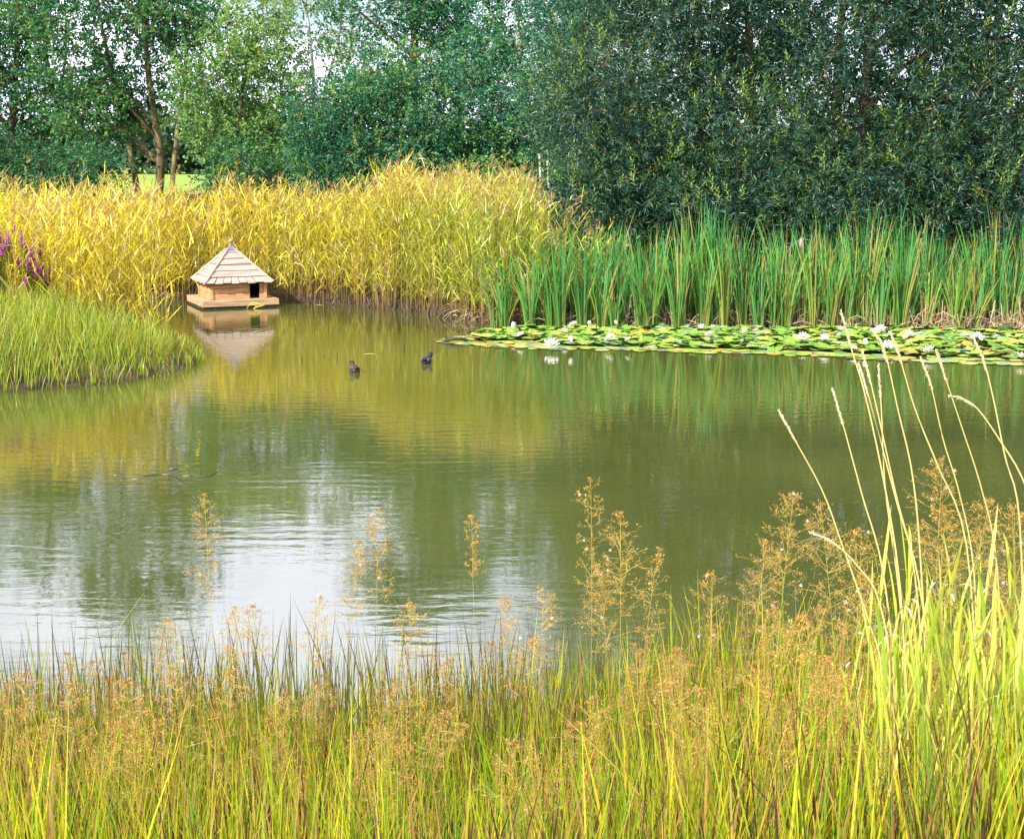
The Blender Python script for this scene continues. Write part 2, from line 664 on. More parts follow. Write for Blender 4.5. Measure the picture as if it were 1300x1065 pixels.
def polyline(pts, k):
    pts = np.array(pts, float)
    t = np.linspace(0, len(pts) - 1, k)
    i = np.clip(t.astype(int), 0, len(pts) - 2)
    f = (t - i)[:, None]
    # catmull-rom
    p0 = pts[np.clip(i - 1, 0, None)]
    p1, p2 = pts[i], pts[i + 1]
    p3 = pts[np.clip(i + 2, None, len(pts) - 1)]
    return .5 * ((2 * p1) + (-p0 + p2) * f + (2 * p0 - 5 * p1 + 4 * p2 - p3) * f ** 2 + (-p0 + 3 * p1 - 3 * p2 + p3) * f ** 3)


def one_tube(pts, r0, r1, k=8, n=7, col=(.1, .1, .1), s=None, power=1.0):
    P = polyline(pts, k)[None]
    R = (r0 + (r1 - r0) * np.linspace(0, 1, k) ** power)[None]
    s = s or Soup()
    s.tubes(P, R, np.array(col), n)
    return s


def tree(name, label, px, d, ells, n_lobes, lobe_r, n_spray, per, ln, wd, droop, cols, trunk_pts=None, tr=(.13, .05),
         bark=None, n_limb=6, leafm=None, spray_len=.38, twigs=220, cat='tree', group=None, z0=None, extra_stems=(), shell=.55, sq=.75, trunk_back=0.0, shoots=None):
    """ells are (px centre, z centre, depth, rx, ry, rz)"""
    bark = bark or M_BARK
    x0 = (px - 650) / F_PX * d
    zb = float(ground_z(x0, d)) if z0 is None else z0
    base = np.array((x0, d, zb - .1))
    E = [((e[0] - 650) / F_PX * e[2], e[2], e[1], e[3], e[4], e[5]) for e in ells]
    root = thing(name, label, cat, base, group=group)
    top = np.array(E[0][:3]) + np.array((0, 0, E[0][5] * .55))
    if trunk_pts is None:
        q = base + (top - base) * .45
        trunk_pts = [base, q + np.array((rng.uniform(-.25, .25), rng.uniform(-.2, .2), 0)), top]
    else:
        trunk_pts = [base] + [D(a, b, d) for a, b in trunk_pts]
    trunk_pts = [p + np.array((0, trunk_back, 0)) for p in trunk_pts]
    tp = polyline(trunk_pts, 14)
    o = one_tube([p - base for p in trunk_pts], tr[0], tr[1], 14, 9).build('trunk', bark, root, smooth=True)
    for st in extra_stems:
        pts = [base + np.array((st[0], rng.uniform(-.3, .3), 0))] + [D(a, b, d + rng.uniform(-.4, .4)) for a, b in st[2:]]
        one_tube([p - base for p in pts], st[1], st[1] * .4, 12, 7).build('trunk', bark, root, smooth=True)
    lc, lr = lobes_in(E, n_lobes, *lobe_r, shell=shell)
    keep = lc[:, 2] - lr * .5 > ground_z(lc[:, 0], lc[:, 1])
    lc, lr = lc[keep], lr[keep]
    idx = rng.choice(len(lc), min(n_limb, len(lc)), replace=False)
    for i in idx:
        tgt = lc[i]
        k = int(np.clip(np.searchsorted(tp[:, 2], tgt[2] - np.hypot(*(tgt - base)[:2]) * .8 - .3), 3, 12))
        a = tp[k]
        m = (a + tgt) / 2 + np.array((0, 0, rng.uniform(.0, .3))) + rng.normal(size=3) * .08
        one_tube([a - base, m - base, tgt - base], tr[0] * .42, .008, 8, 6).build('branch', bark, root, smooth=True)
    s = Soup()
    pos, tw, L = crown_soup(s, lc, lr, n_spray, per, ln, wd, droop, cols, spray_len=spray_len, sq=sq)
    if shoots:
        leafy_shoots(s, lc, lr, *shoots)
    s.v = [v - base.astype(np.float32) for v in s.v]
    c = s.build('crown', leafm or M_LEAF, root, 'stuff')
    # thin twigs reaching from the lobe centres into the sprays
    if twigs:
        k = rng.choice(len(pos), min(twigs, len(pos)), replace=False)
        near = np.argmin(np.linalg.norm(pos[k][:, None] - lc[None], axis=-1), axis=1)
        A = lc[near]
        B = pos[k] + tw[k] * L[k][:, None]
        M = (A + B) / 2 + rng.normal(size=A.shape) * .05
        P = np.stack([A, M, B], 1) - base
        R = np.broadcast_to(np.array([.010, .006, .003]), (len(k), 3))
        ts = Soup()
        ts.tubes(P, R, np.array([.1, .08, .05]), 3)
        ts.build('twigs', bark, root, 'stuff')
    return root


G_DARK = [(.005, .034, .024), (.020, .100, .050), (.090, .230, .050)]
G_MID = [(.010, .062, .036), (.044, .165, .066), (.150, .300, .065)]
G_LIGHT = [(.036, .130, .050), (.120, .260, .080), (.290, .420, .100)]
G_PALE = [(.050, .130, .080), (.140, .250, .135), (.290, .390, .190)]
G_BLUE = [(.007, .056, .046), (.038, .170, .088), (.200, .380, .095)]
G_WIL = [(.004, .024, .022), (.013, .062, .040), (.060, .135, .036)]  # crown leaves darkened to paint deep shade between the bright shoots

LEFT = 'trees on the raised bank behind the yellow reeds'
tree('tall_tree', 'tall dark green tree cut by the left edge with thin bare stems and sky gaps', 18, 38.5,
     [(0, 7.0, 38.5, 1.7, 1.6, 2.6), (30, 4.2, 38.5, 1.6, 1.4, 1.6)], 46, (.45, .85), 2200, 9, .105, .06, .25, G_MID,
     trunk_pts=[(14, 190), (20, 90), (28, -60)], extra_stems=[(.5, .05, (55, 150), (60, 40), (66, -60))], twigs=250)
tree('slender_tree', 'slender open tree with pale thin stems just right of the left edge tree', 78, 40,
     [(72, 5.2, 40, 1.1, 1.2, 2.6), (34, 7.6, 40, .6, .7, 1.2)], 36, (.35, .55), 1050, 8, .10, .055, .2, G_MID,
     trunk_pts=[(80, 170), (60, 80), (50, -20)], tr=(.09, .035), extra_stems=[(.3, .05, (75, 160), (84, 60), (80, -30)), (-.3, .05, (40, 160), (34, 60), (20, 0))], twigs=250)
tree('spreading_tree', 'broad dark tree with a stout forked brown trunk behind the reeds on the left', 203, 37,
     [(165, 6.6, 37, 2.4, 1.9, 3.2), (240, 5.6, 37.4, 1.7, 1.5, 2.3), (110, 4.6, 37, 1.2, 1.2, 1.3), (180, 9.3, 37, 1.0, 1.0, 1.4)], 92, (.5, .9), 4200, 10, .10, .058, .25, G_MID,
     trunk_pts=[(204, 205), (196, 150), (186, 70), (178, -50)], tr=(.13, .05), bark=M_BARK_OCHRE,
     extra_stems=[(-.5, .09, (165, 190), (150, 120), (128, 30), (120, -40)), (.4, .08, (225, 170), (235, 90), (245, -30))], n_limb=12, twigs=350)
tree('young_tree', 'lighter green leafy tree with yellowish branch tips left of the rounded bush', 300, 34.5,
     [(312, 4.3, 34.5, 1.35, 1.2, 1.7), (270, 4.1, 34.5, .9, .9, .8), (335, 5.4, 34.5, .8, .8, 1.0)], 48, (.35, .62), 2000, 10, .085, .055, .15, G_LIGHT,
     shoots=(260, 9, .08, .05, (.10, .25, .04), (.40, .46, .08), .22), trunk_pts=[(302, 190), (308, 110), (320, 50)], tr=(.08, .03), twigs=200)
tree('airy_tree', 'pale airy tree with thin white stems and wide sky gaps left of the rounded bush', 392, 40,
     [(400, 5.4, 40, 1.7, 1.3, 2.6), (350, 4.6, 40, 1.1, 1, 2.0)], 36, (.35, .7), 900, 8, .095, .055, .3, G_PALE,
     trunk_pts=[(395, 190), (398, 100), (388, 0)], tr=(.07, .03), bark=M_BIRCH, extra_stems=[(.3, .05, (410, 130), (430, 50), (436, -10)), (-.4, .04, (360, 150), (352, 60), (350, 0))], twigs=300)
tree('rounded_bush', 'large rounded blue-green bush with drooping lobed branches behind the reeds', 492, 32.8,
     [(490, 3.1, 33, 1.95, 1.6, 2.0), (440, 2.7, 32.6, 1.2, 1.3, 1.2), (545, 2.8, 32.6, 1.2, 1.3, 1.2), (500, 4.5, 33, 1.2, 1.1, .8)], 105, (.35, .68), 5200, 11, .070, .048, .45, G_BLUE,
     trunk_pts=[(494, 200), (490, 120)], tr=(.12, .05), cat='bush', twigs=200, shell=.7, sq=.55, shoots=(500, 9, .075, .045, (.05, .17, .04), (.28, .38, .06), .22))
tree('forked_tree', 'tall tree with an ochre forked trunk standing behind the rounded bush', 522, 39,
     [(490, 6.9, 39, 2.2, 1.7, 2.4), (560, 6.6, 39, 1.5, 1.4, 2.6), (525, 8.8, 39, 1.9, 1.2, 1.3)], 78, (.45, .85), 3900, 10, .095, .055, .25, G_BLUE,
     trunk_pts=[(524, 150), (526, 30), (518, -40)], tr=(.14, .08), bark=M_BARK_OCHRE, n_limb=9, twigs=300)
tree('birch_tree', 'pale-trunked birch standing between the rounded bush and the dark willows', 664, 35,
     [(652, 4.2, 35, 1.7, 1.5, 2.5), (610, 3.3, 34.5, 1.2, 1.2, 1.6), (690, 3.0, 34, 1.0, 1.2, 1.5), (660, 6.2, 35.5, 1.3, 1.2, 1.5)], 84, (.4, .75), 4400, 10, .085, .052, .3, G_BLUE,
     trunk_pts=[(662, 180), (660, 90), (656, 20), (650, -60)], tr=(.10, .05), bark=M_BIRCH, n_limb=8, twigs=300)
for (lab, px, d, zc, rx, rz, cc) in [
        ('low dark shrub under the tall tree at the left edge', 8, 34.5, 2.5, 1.5, 1.0, G_DARK),
        ('low dark shrub with bright leaf tips between slender tree and spreading tree', 100, 34.0, 2.2, 1.2, .75, G_MID),
        ('low scrubby shrub below the light green young tree', 318, 33.0, 2.3, .9, .7, G_MID),
        ('mid green sapling leaning out between the rounded bush and the birch', 612, 31.5, 1.9, .6, .7, G_LIGHT)]:
    tree('shrub', lab, px, d, [(px, zc, d, rx, 1.0, rz)], 26, (.3, .5), 900, 9, .08, .05, .25, cc, tr=(.05, .02), cat='shrub', n_limb=4, twigs=80)

WG = 'dark willows behind the bulrushes'
wil = [('big dark willow overhanging the green end of the reed bed', 800, 26.6, [(800, 4.4, 26.6, 1.45, 1.4, 2.6), (790, 7.3, 27, 1.5, 1.4, 1.6), (765, 2.9, 26, .8, 1, 1.2), (840, 2.3, 25.2, 1.1, .9, 1.0), (785, 2.35, 25.0, .8, .6, .85), (765, 3.4, 25.4, .8, .6, 1.0), (742, 2.6, 26.2, .6, .6, .8)]),
       ('dark willow straight behind the middle of the bulrush row with olive shoots', 950, 25.8, [(950, 4.2, 25.8, 1.6, 1.4, 2.7), (960, 7.6, 26.2, 1.6, 1.4, 1.8), (940, 2.0, 25.2, 1.4, 1, .9)]),
       ('dark willow with yellow-green upright shoot tips near the right side', 1110, 25.4, [(1110, 4.3, 25.4, 1.6, 1.4, 2.7), (1120, 7.8, 26, 1.7, 1.4, 1.9), (1090, 2.0, 25.0, 1.4, 1, .9)]),
       ('dark willow cut off by the right edge', 1275, 25.2, [(1275, 4.4, 25.2, 1.6, 1.4, 2.8), (1280, 7.8, 26, 1.8, 1.4, 2.0), (1260, 2.0, 24.9, 1.4, 1, 1.0)])]
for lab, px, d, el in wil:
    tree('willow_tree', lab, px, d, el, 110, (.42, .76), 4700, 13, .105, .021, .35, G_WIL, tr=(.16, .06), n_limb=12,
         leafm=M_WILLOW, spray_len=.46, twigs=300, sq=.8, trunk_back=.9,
         shoots=(620, 15, .115, .022, (.030, .115, .035), (.26, .34, .05), .34))  # bright shoot leaves paint highlights onto the dark crowns
tree('willow_tree', 'tall willow filling the gap behind the birch side of the willows', 745, 30,
     [(740, 4.2, 30, 1.0, 1.2, 2.6), (735, 6.4, 30.5, 1.0, 1.2, 1.0)], 46, (.4, .7), 2300, 12, .11, .026, .35, G_BLUE, tr=(.12, .05), leafm=M_WILLOW, twigs=200)
# a second rank of trees fills the wood behind the willows
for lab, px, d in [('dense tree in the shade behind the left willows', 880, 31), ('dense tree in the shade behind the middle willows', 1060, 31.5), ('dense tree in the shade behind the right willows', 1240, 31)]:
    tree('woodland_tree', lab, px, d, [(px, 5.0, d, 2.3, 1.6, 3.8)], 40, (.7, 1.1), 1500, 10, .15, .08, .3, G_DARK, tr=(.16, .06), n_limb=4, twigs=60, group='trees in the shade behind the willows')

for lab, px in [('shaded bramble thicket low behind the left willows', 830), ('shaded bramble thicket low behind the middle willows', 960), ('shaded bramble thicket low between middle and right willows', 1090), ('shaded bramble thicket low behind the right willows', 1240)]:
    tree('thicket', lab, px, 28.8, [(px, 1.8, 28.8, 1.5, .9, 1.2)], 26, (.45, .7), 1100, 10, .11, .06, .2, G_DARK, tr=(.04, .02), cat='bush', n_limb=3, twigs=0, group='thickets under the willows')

# far hedge across the field
s = Soup()
hx = U(-75, 60, 420)
lc = np.stack([hx, U(145, 155, 420), ground_z(hx, np.full(420, 150.)) + U(.5, 6.0, 420) * (.75 + .25 * np.sin(hx * .16))], -1)
crown_soup(s, lc, U(1.2, 2.4, 420), 5000, 5, 1.0, .7, .1, [(.03, .07, .045), (.06, .11, .06), (.09, .15, .08)], spray_len=1.4)
tag(s.build('hedgerow', M_LEAF), 'distant dark hedge line across the sunlit field', kind='stuff')

# heap of brushwood and the dry stump behind the reeds
s = Soup()
hc = np.array([(265 - 650) / F_PX * 32.8, 32.8, 1.72])
n = 260
a = hc + rng.normal(size=(n, 3)) * np.array([.55, .25, .07])
d_ = nrm(rng.normal(size=(n, 3)) * np.array([1, .6, .22]))
P = np.stack([a - d_ * .35, a + rng.normal(size=(n, 3)) * .03, a + d_ * .35], 1)
P[..., 2] = np.maximum(P[..., 2], 1.3)
s.tubes(P, np.broadcast_to([.014, .012, .005], (n, 3)), np.array([.16, .09, .06]) * U(.5, 1.4, (n, 1)), 4)
tag(s.build('brushwood_heap', M_DRY), 'heap of brown dead brushwood on the bank behind the reeds', 'brushwood heap')
for lab, px, y0, y1, r in [('pale dead trunk standing among the reed tops left of the willows', 686, 196, 262, .035),
                           ('thinner pale dead trunk beside the taller one left of the willows', 696, 204, 262, .028)]:
    b = D(px, y1, 29.6)
    t_ = D(px - 1, y0, 29.6)
    b[2] = .9
    one_tube([b, (b + t_) / 2 + np.array((.03, 0, 0)), t_], r, r * .7, 8, 8).build('dead_trunk', M_BIRCH, smooth=True)
    o = bpy.context.scene.objects[-1]
    tag(o, lab, 'dead tree')


# ------------------------------------------------------------------ reed bed (yellow)
def pts_in_band(n, x0, x1, dmin, dmax, back=0.0):
    """random points on land/shallows between two shore distances, on the far side"""
    res = []
    while sum(len(r) for r in res) < n:
        x = U(x0, x1, n * 3)
        y = U(21, 33, n * 3)
        s_ = sd_pond(x, y)
        k = (s_ > dmin) & (s_ < dmax)
        res.append(np.stack([x[k], y[k]], -1))
    return np.concatenate(res)[:n]


def reed_bed(P2, hmean, hsd, name, label, tone, leaf_n=11, plume=.42):
    s = Soup()
    N = len(P2)
    sdv = sd_pond(P2[:, 0], P2[:, 1])
    z = ground_z(P2[:, 0], P2[:, 1])
    z = np.maximum(z, -.25)
    H = hmean + hsd * rng.normal(size=N) + .10 * np.sin(P2[:, 0] * 2.1) + .09 * np.sin(P2[:, 0] * 5.3 + 1) + .07 * np.sin(P2[:, 0] * 11.7 + 2) + np.where(U(0, 1, N) < .05, .28, 0)
    base = np.stack([P2[:, 0], P2[:, 1], z], -1)
    lean = rng.normal(size=(N, 2)) * .07 + np.array([.03, -.02])
    wild = U(0, 1, N) < .08
    lean[wild] *= 3.0
    K = 6
    t = np.linspace(0, 1, K)
    P = base[:, None, :] + np.stack([lean[:, 0:1] * H[:, None] * t ** 1.8, lean[:, 1:2] * H[:, None] * t ** 1.8, H[:, None] * t], -1)
    ang = U(0, math.pi, N)
    side = np.stack([np.cos(ang), np.sin(ang) * .5, np.zeros(N)], -1)
    tn = np.clip(tone(P2[:, 0]) + .16 * np.sin(P2[:, 0] * 3.7 + P2[:, 1] * 2) + .10 * np.sin(P2[:, 0] * 9.1), 0, 1)                      # 0 golden .. 1 green
    gold = lerp((.50, .36, .055), (.26, .33, .05), np.clip(tn + U(-.25, .25, N), 0, 1))
    br = U(.75, 1.15, N)[:, None]
    stem = gold * br * .9
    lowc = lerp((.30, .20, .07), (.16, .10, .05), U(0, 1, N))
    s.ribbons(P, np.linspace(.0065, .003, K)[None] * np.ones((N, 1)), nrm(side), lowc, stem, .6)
    # leaves
    M = N * leaf_n
    K2 = 4
    k = np.repeat(np.arange(N), leaf_n)
    tt = np.tile(np.linspace(.16, .98, leaf_n), N) + U(-.05, .03, M)
    tt = np.clip(tt, .08, 1)
    a0 = base[k] + np.stack([lean[k, 0] * H[k] * tt ** 1.8, lean[k, 1] * H[k] * tt ** 1.8, H[k] * tt], -1)
    az = U(0, 2 * math.pi, M)
    hd = np.stack([np.cos(az), np.sin(az), np.zeros(M)], -1)
    L = U(.22, .46, M) * (1 - .25 * tt)
    up0 = U(1.1, 2.6, M)
    bend = U(.15, 1.1, M)
    u = np.linspace(0, 1, K2)[None, :]
    pl = a0[:, None] + hd[:, None] * (L[:, None] * u * .75)[..., None] + np.array([0, 0, 1.]) * (L[:, None] * (.55 * up0[:, None] * u - bend[:, None] * .55 * u ** 2))[..., None]
    hw = U(.006, .0115, M)[:, None] * np.array([.55, 1.0, .75, .08])[None]
    ls = nrm(np.cross(hd, np.array([0, 0, 1.])) + rng.normal(size=(M, 3)) * .35)
    lt = np.clip(tn[k] + U(-.35, .35, M) - .10 * tt, 0, 1)
    lc_ = lerp((.90, .78, .06), (.44, .60, .09), lt) * U(.45, 1.3, M)[:, None]
    pale = U(0, 1, M) < .16
    lc_[pale] = np.array([.78, .70, .38]) * U(.8, 1.1, pale.sum())[:, None]
    s.ribbons(pl, hw, ls, lc_ * .85, lc_ * 1.05)
    # plumes
    pk = np.where(U(0, 1, N) < plume)[0]
    Q = 11
    kk = np.repeat(pk, Q)
    m = len(kk)
    top = P[kk, -1]
    v = U(-.12, .20, m)
    az = U(0, 2 * math.pi, m)
    nod = nrm(np.stack([lean[kk, 0] * 3 + .25, lean[kk, 1] * 2, np.ones(m)], -1))
    pos = top + nod * v[:, None]
    dr = nrm(nod * .9 + np.stack([np.cos(az), np.sin(az), np.zeros(m)], -1) * .55)
    pc = lerp((.36, .19, .09), (.62, .44, .18), U(0, 1, m)) * U(.7, 1.1, m)[:, None]
    s.leaves(pos, dr, nrm(np.cross(dr, rand_dirs(m))), U(.06, .12, m), U(.010, .020, m), pc)
    return tag(s.build(name, M_REED, kind='stuff'), label, kind='stuff')


def tone_main(x):
    return np.clip((x + 5.2) / 5.0, 0, 1) * .85 + .10 * np.sin(x * 1.3)


pa = pts_in_band(2700, -11.8, -2.2, -.08, 2.1)
pb_ = pts_in_band(1900, -2.6, .42, -.10, 3.2)
pc2 = pts_in_band(60, .3, 1.6, .1, .7)
P2 = np.concatenate([pa, pb_, pc2])
hm = np.interp(P2[:, 0], [-12, -5, -3, -.9, .1, .6, 1.6], [1.88, 1.84, 1.95, 2.10, 2.02, 1.55, 1.35]) - .85 * ground_z(P2[:, 0], P2[:, 1])
reed_bed(P2, hm, .15, 'reed_bed', 'dense bed of golden common reeds with brown plumes along the far shore', tone_main)

# short stubs, mud and dead stalks at the foot of the reeds
s = Soup()
q2 = pts_in_band(1500, -11.5, 11, -.12, .25)
n = len(q2)
h = U(.08, .32, n)
b = np.stack([q2[:, 0], q2[:, 1], np.full(n, -.05)], -1)
tip_ = b + np.stack([rng.normal(size=n) * .06, rng.normal(size=n) * .05, h], -1)
P = np.stack([b, (b + tip_) / 2, tip_], 1)
s.ribbons(P, np.broadcast_to([.010, .009, .006], (n, 3)), nrm(np.stack([np.ones(n), rng.normal(size=n) * .4, np.zeros(n)], -1)),
          lerp((.03, .02, .025), (.10, .07, .055), U(0, 1, n)), lerp((.05, .035, .035), (.30, .22, .13), U(0, 1, n) ** 2))
n = 700                                     # bent straws leaning over
q2 = pts_in_band(n, -.9, 10.5, -.12, .5)
b = np.stack([q2[:, 0], q2[:, 1], np.full(n, -.02)], -1)
az = U(0, 2 * math.pi, n)
L = U(.2, .75, n)
u = np.linspace(0, 1, 5)[None]
P = b[:, None] + np.stack([np.cos(az)[:, None] * L[:, None] * u, np.sin(az)[:, None] * .5 * L[:, None] * u, L[:, None] * (1.5 * u - 1.45 * u ** 2) * U(.5, 1.3, n)[:, None]], -1)
s.ribbons(P, np.broadcast_to([.006, .006, .005, .005, .002], (n, 5)), nrm(np.stack([np.zeros(n), np.ones(n) * .5, np.ones(n)], -1) + rng.normal(size=(n, 3)) * .3),
          lerp((.26, .15, .08), (.56, .42, .24), U(0, 1, n)))
n = 1100
q2 = pts_in_band(n, .2, 10.5, -.05, .9)
h = U(.12, .62, n)
b = np.stack([q2[:, 0], q2[:, 1], np.full(n, -.02)], -1)
tip_ = b + np.stack([rng.normal(size=n) * .10, rng.normal(size=n) * .06, h], -1)
s.ribbons(np.stack([b, (b + tip_) / 2, tip_], 1), np.broadcast_to([.008, .008, .004], (n, 3)), nrm(np.stack([np.ones(n), rng.normal(size=n) * .4, np.zeros(n)], -1)),
          lerp((.14, .08, .05), (.34, .24, .13), U(0, 1, n)), lerp((.30, .20, .11), (.62, .50, .32), U(0, 1, n)))
tag(s.build('dead_stalks', M_DRY, kind='stuff'), 'dark stubs and pale broken stalks at the foot of the reeds', kind='stuff')


# ------------------------------------------------------------------ bulrush clumps (green, behind the lilies)
def bulrush_mesh(i, nleaf, H):
    s = Soup()
    n = nleaf
    az = U(0, 2 * math.pi, n)
    r = U(0, .09, n)
    b = np.stack([np.cos(az) * r, np.sin(az) * r, np.full(n, -.15)], -1)
    h = H * U(.42, 1.06, n)
    sp = U(.03, .42, n) * h
    u = np.linspace(0, 1, 7)[None]
    out_ = np.stack([np.cos(az), np.sin(az)], -1)
    P = b[:, None] + np.stack([out_[:, 0:1] * sp[:, None] * u ** 2, out_[:, 1:2] * sp[:, None] * u ** 2, (h[:, None] + .15) * u], -1)
    fl = U(0, 1, n) < .16                    # some leaves fold over
    P[fl, -1, 2] -= .16
    P[fl, -1, 0] += .10 * np.sign(out_[fl, 0])
    P[fl, -2, 2] -= .02
    tw = U(0, math.pi, n)
    side = nrm(np.stack([np.cos(tw), np.sin(tw) * .6, np.zeros(n)], -1))
    hw = np.broadcast_to(np.array([.008, .011, .0115, .011, .0095, .007, .001]), (n, 7)) * U(.8, 1.2, n)[:, None]
    gb_ = [(.022, .150, .045), (.05, .20, .04), (.10, .27, .045), (.04, .19, .06), (.14, .28, .05), (.03, .16, .05), (.07, .22, .045)][i]
    g = lerp(gb_, [(.08, .40, .10), (.22, .48, .06)][i in (2, 4, 6)], U(0, 1, n) ** 1.3)
    yl = U(0, 1, n) < .14
    g[yl] = np.array([.42, .32, .10])
    gb = lerp((.18, .30, .05), (.36, .36, .10), U(0, 1, n))
    s.ribbons(P, hw, side, gb, g, .5)
    return s.mesh('bulrush_leaves', M_REED)


bm_ = [bulrush_mesh(i, int(rng.integers(24, 36)), 1.0) for i in range(7)]
BG = 'clumps of green bulrush behind the water lilies'
BL = 'clump of upright green bulrush leaves in the row behind the water lilies'
cl = []
for px in np.arange(636, 1330, 11.5):
    for row in range(4):
        p = px + rng.uniform(-7, 7)
        if rng.uniform() > .22 + .62 * min(max((p - 640) / 110, 0), 1):
            continue
        cl.append((p, 416.5 + min(max((p - 640) / 160, 0), 1) * 1.5 - row * 2.6 + rng.uniform(-.8, .8), row))
cl = [c for c in cl if rng.uniform() < .80 + .2 * math.sin(c[0] * .11)]
for i, (px, py, row) in enumerate(cl):
    p = W(px, py)
    o = link('bulrush_clump', bm_[[0, 1, 3, 5, 0, 3, 6][i % 7] if rng.uniform() < .8 - .7 * min(max((px - 850) / 250, 0), 1) else i % 7])
    tag(o, BL, 'bulrush', BG)
    hh = rng.uniform(1.0, 1.72) + .14 * row + .12 * math.sin(px * .03)
    if px < 740:
        hh *= .70 + .3 * (px - 636) / 104
    o.location = (p[0], p[1], 0.0)
    o.rotation_euler = (rng.uniform(-.05, .05), rng.uniform(-.05, .05), rng.uniform(0, 6.28))
    o.scale = (1.05, 1.05, hh)

# seed heads of the bulrushes
for lab, px, py, sz, fl in [('brown bulrush seed head above the clumps below the shoot-tipped willow', 1170, 296, .16, 0), ('brown bulrush seed head slanting beside dry stalks near the right edge', 1243, 306, .17, 0),
                            ('burst pale fluffy bulrush seed head on a dark stalk', 1017, 308, .13, 1), ('slim brown bulrush seed head in front of the middle willow', 1005, 318, .14, 0),
                            ('dark bulrush seed head standing out of the reed tops near the willow edge', 703, 278, .14, 0)]:
    d = 23.0 if px > 720 else 26.2
    tpt = D(px, py, d)
    b = np.array((tpt[0] + rng.uniform(-.12, .12), d, .0))
    root = thing('bulrush', lab, 'bulrush', b)
    dirn = nrm((tpt - b)[None])[0]
    end = tpt + dirn * .12
    one_tube([np.zeros(3), (tpt - b) * .5 + np.array((.02, 0, 0)), end - b], .006, .003, 8, 5, (.30, .24, .09)).build('stem', M_DRY, root)
    s = Soup()
    hl = np.linspace(-.5, .5, 7) * sz
    prof = np.array([.35, .9, 1, 1, 1, .9, .3]) * (.016 if not fl else .026)
    P = ((tpt - b) + dirn * hl[:, None])[None]
    s.tubes(P, prof[None], np.array((.065, .022, .014)) if not fl else np.array((.42, .36, .30)), 8)
    if fl:
        nn = 160
        dd = rand_dirs(nn)
        s.leaves((tpt - b) + dirn * U(-.06, .06, nn)[:, None] + dd * .02, dd, nrm(np.cross(dd, rand_dirs(nn))), .03, .006, np.array((.5, .45, .38)))
    s.build('seed_head', M_DRY, root, smooth=True)


# ------------------------------------------------------------------ duck house
def plank_mat(name, a, b, c, scale=3.0):
    return noise_mat(name, [(.3, a), (.5, b), (.72, c)], scale, .75, .004, 30, (1.0, 9.0, 9.0), coords='Object')


M_PINE = plank_mat('pine_board', (.36, .18, .08), (.55, .30, .14), (.66, .40, .21))
M_ROOF = plank_mat('silvered_roof_board', (.27, .19, .15), (.40, .30, .24), (.48, .39, .33), 2.2)
M_LEAD = noise_mat('lead_cap', [(.3, (.10, .11, .22)), (.7, (.20, .22, .36))], 8, .5, .002)
M_DECK = plank_mat('float_board', (.26, .15, .08), (.46, .30, .17), (.55, .41, .27), 2.0)
M_KNOB = noise_mat('turned_wood', [(.3, (.30, .15, .08)), (.7, (.48, .28, .16))], 20, .6)
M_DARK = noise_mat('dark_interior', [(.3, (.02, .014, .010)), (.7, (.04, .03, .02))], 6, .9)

HR = math.radians(24)
hp = W(297, 383)
hx_, hy_ = float(hp[0]) + .09, 26.95
house = thing('duck_house', 'small wooden floating duck house with a pyramid roof moored by the reeds', 'duck house', (hx_, hy_, 0), HR)
PS, WS, RS = .72, .515, .625      # half sizes of deck, walls, eaves
ZD, ZW, ZE, ZA = .155, .47, .455, 1.10


def boards(verts_list, name, mat, parent, bevel=.004):
    for v in verts_list:
        me = pymesh(name, v, BOXF, mat)
        o = link(name, me, parent)
        bv = o.modifiers.new('edge', 'BEVEL')
        bv.width = bevel
        bv.segments = 1


deck = link('deck', pymesh('deck', box_verts(-PS + .03, PS - .03, -PS + .03, PS - .03, -.06, ZD - .035), BOXF, M_WOOD_DARK), house)
pl = []
nb = 9
for i in range(nb):
    y0 = -PS + .05 + (2 * PS - .10) * i / nb
    y1 = -PS + .05 + (2 * PS - .10) * (i + 1) / nb - .008
    pl.append(box_verts(-PS + .045, PS - .045, y0, y1, ZD - .032, ZD - .004 + rng.uniform(-.002, .002)))
boards(pl, 'plank', M_DECK, deck)
rail = [box_verts(-PS, PS, -PS, -PS + .045, ZD - .115, ZD), box_verts(-PS, PS, PS - .045, PS, ZD - .115, ZD),
        box_verts(-PS - .002, -PS + .043, -PS + .048, PS - .048, ZD - .113, ZD - .002), box_verts(PS - .043, PS + .002, -PS + .048, PS - .048, ZD - .113, ZD - .002)]
boards(rail, 'edge_board', M_DECK, deck)

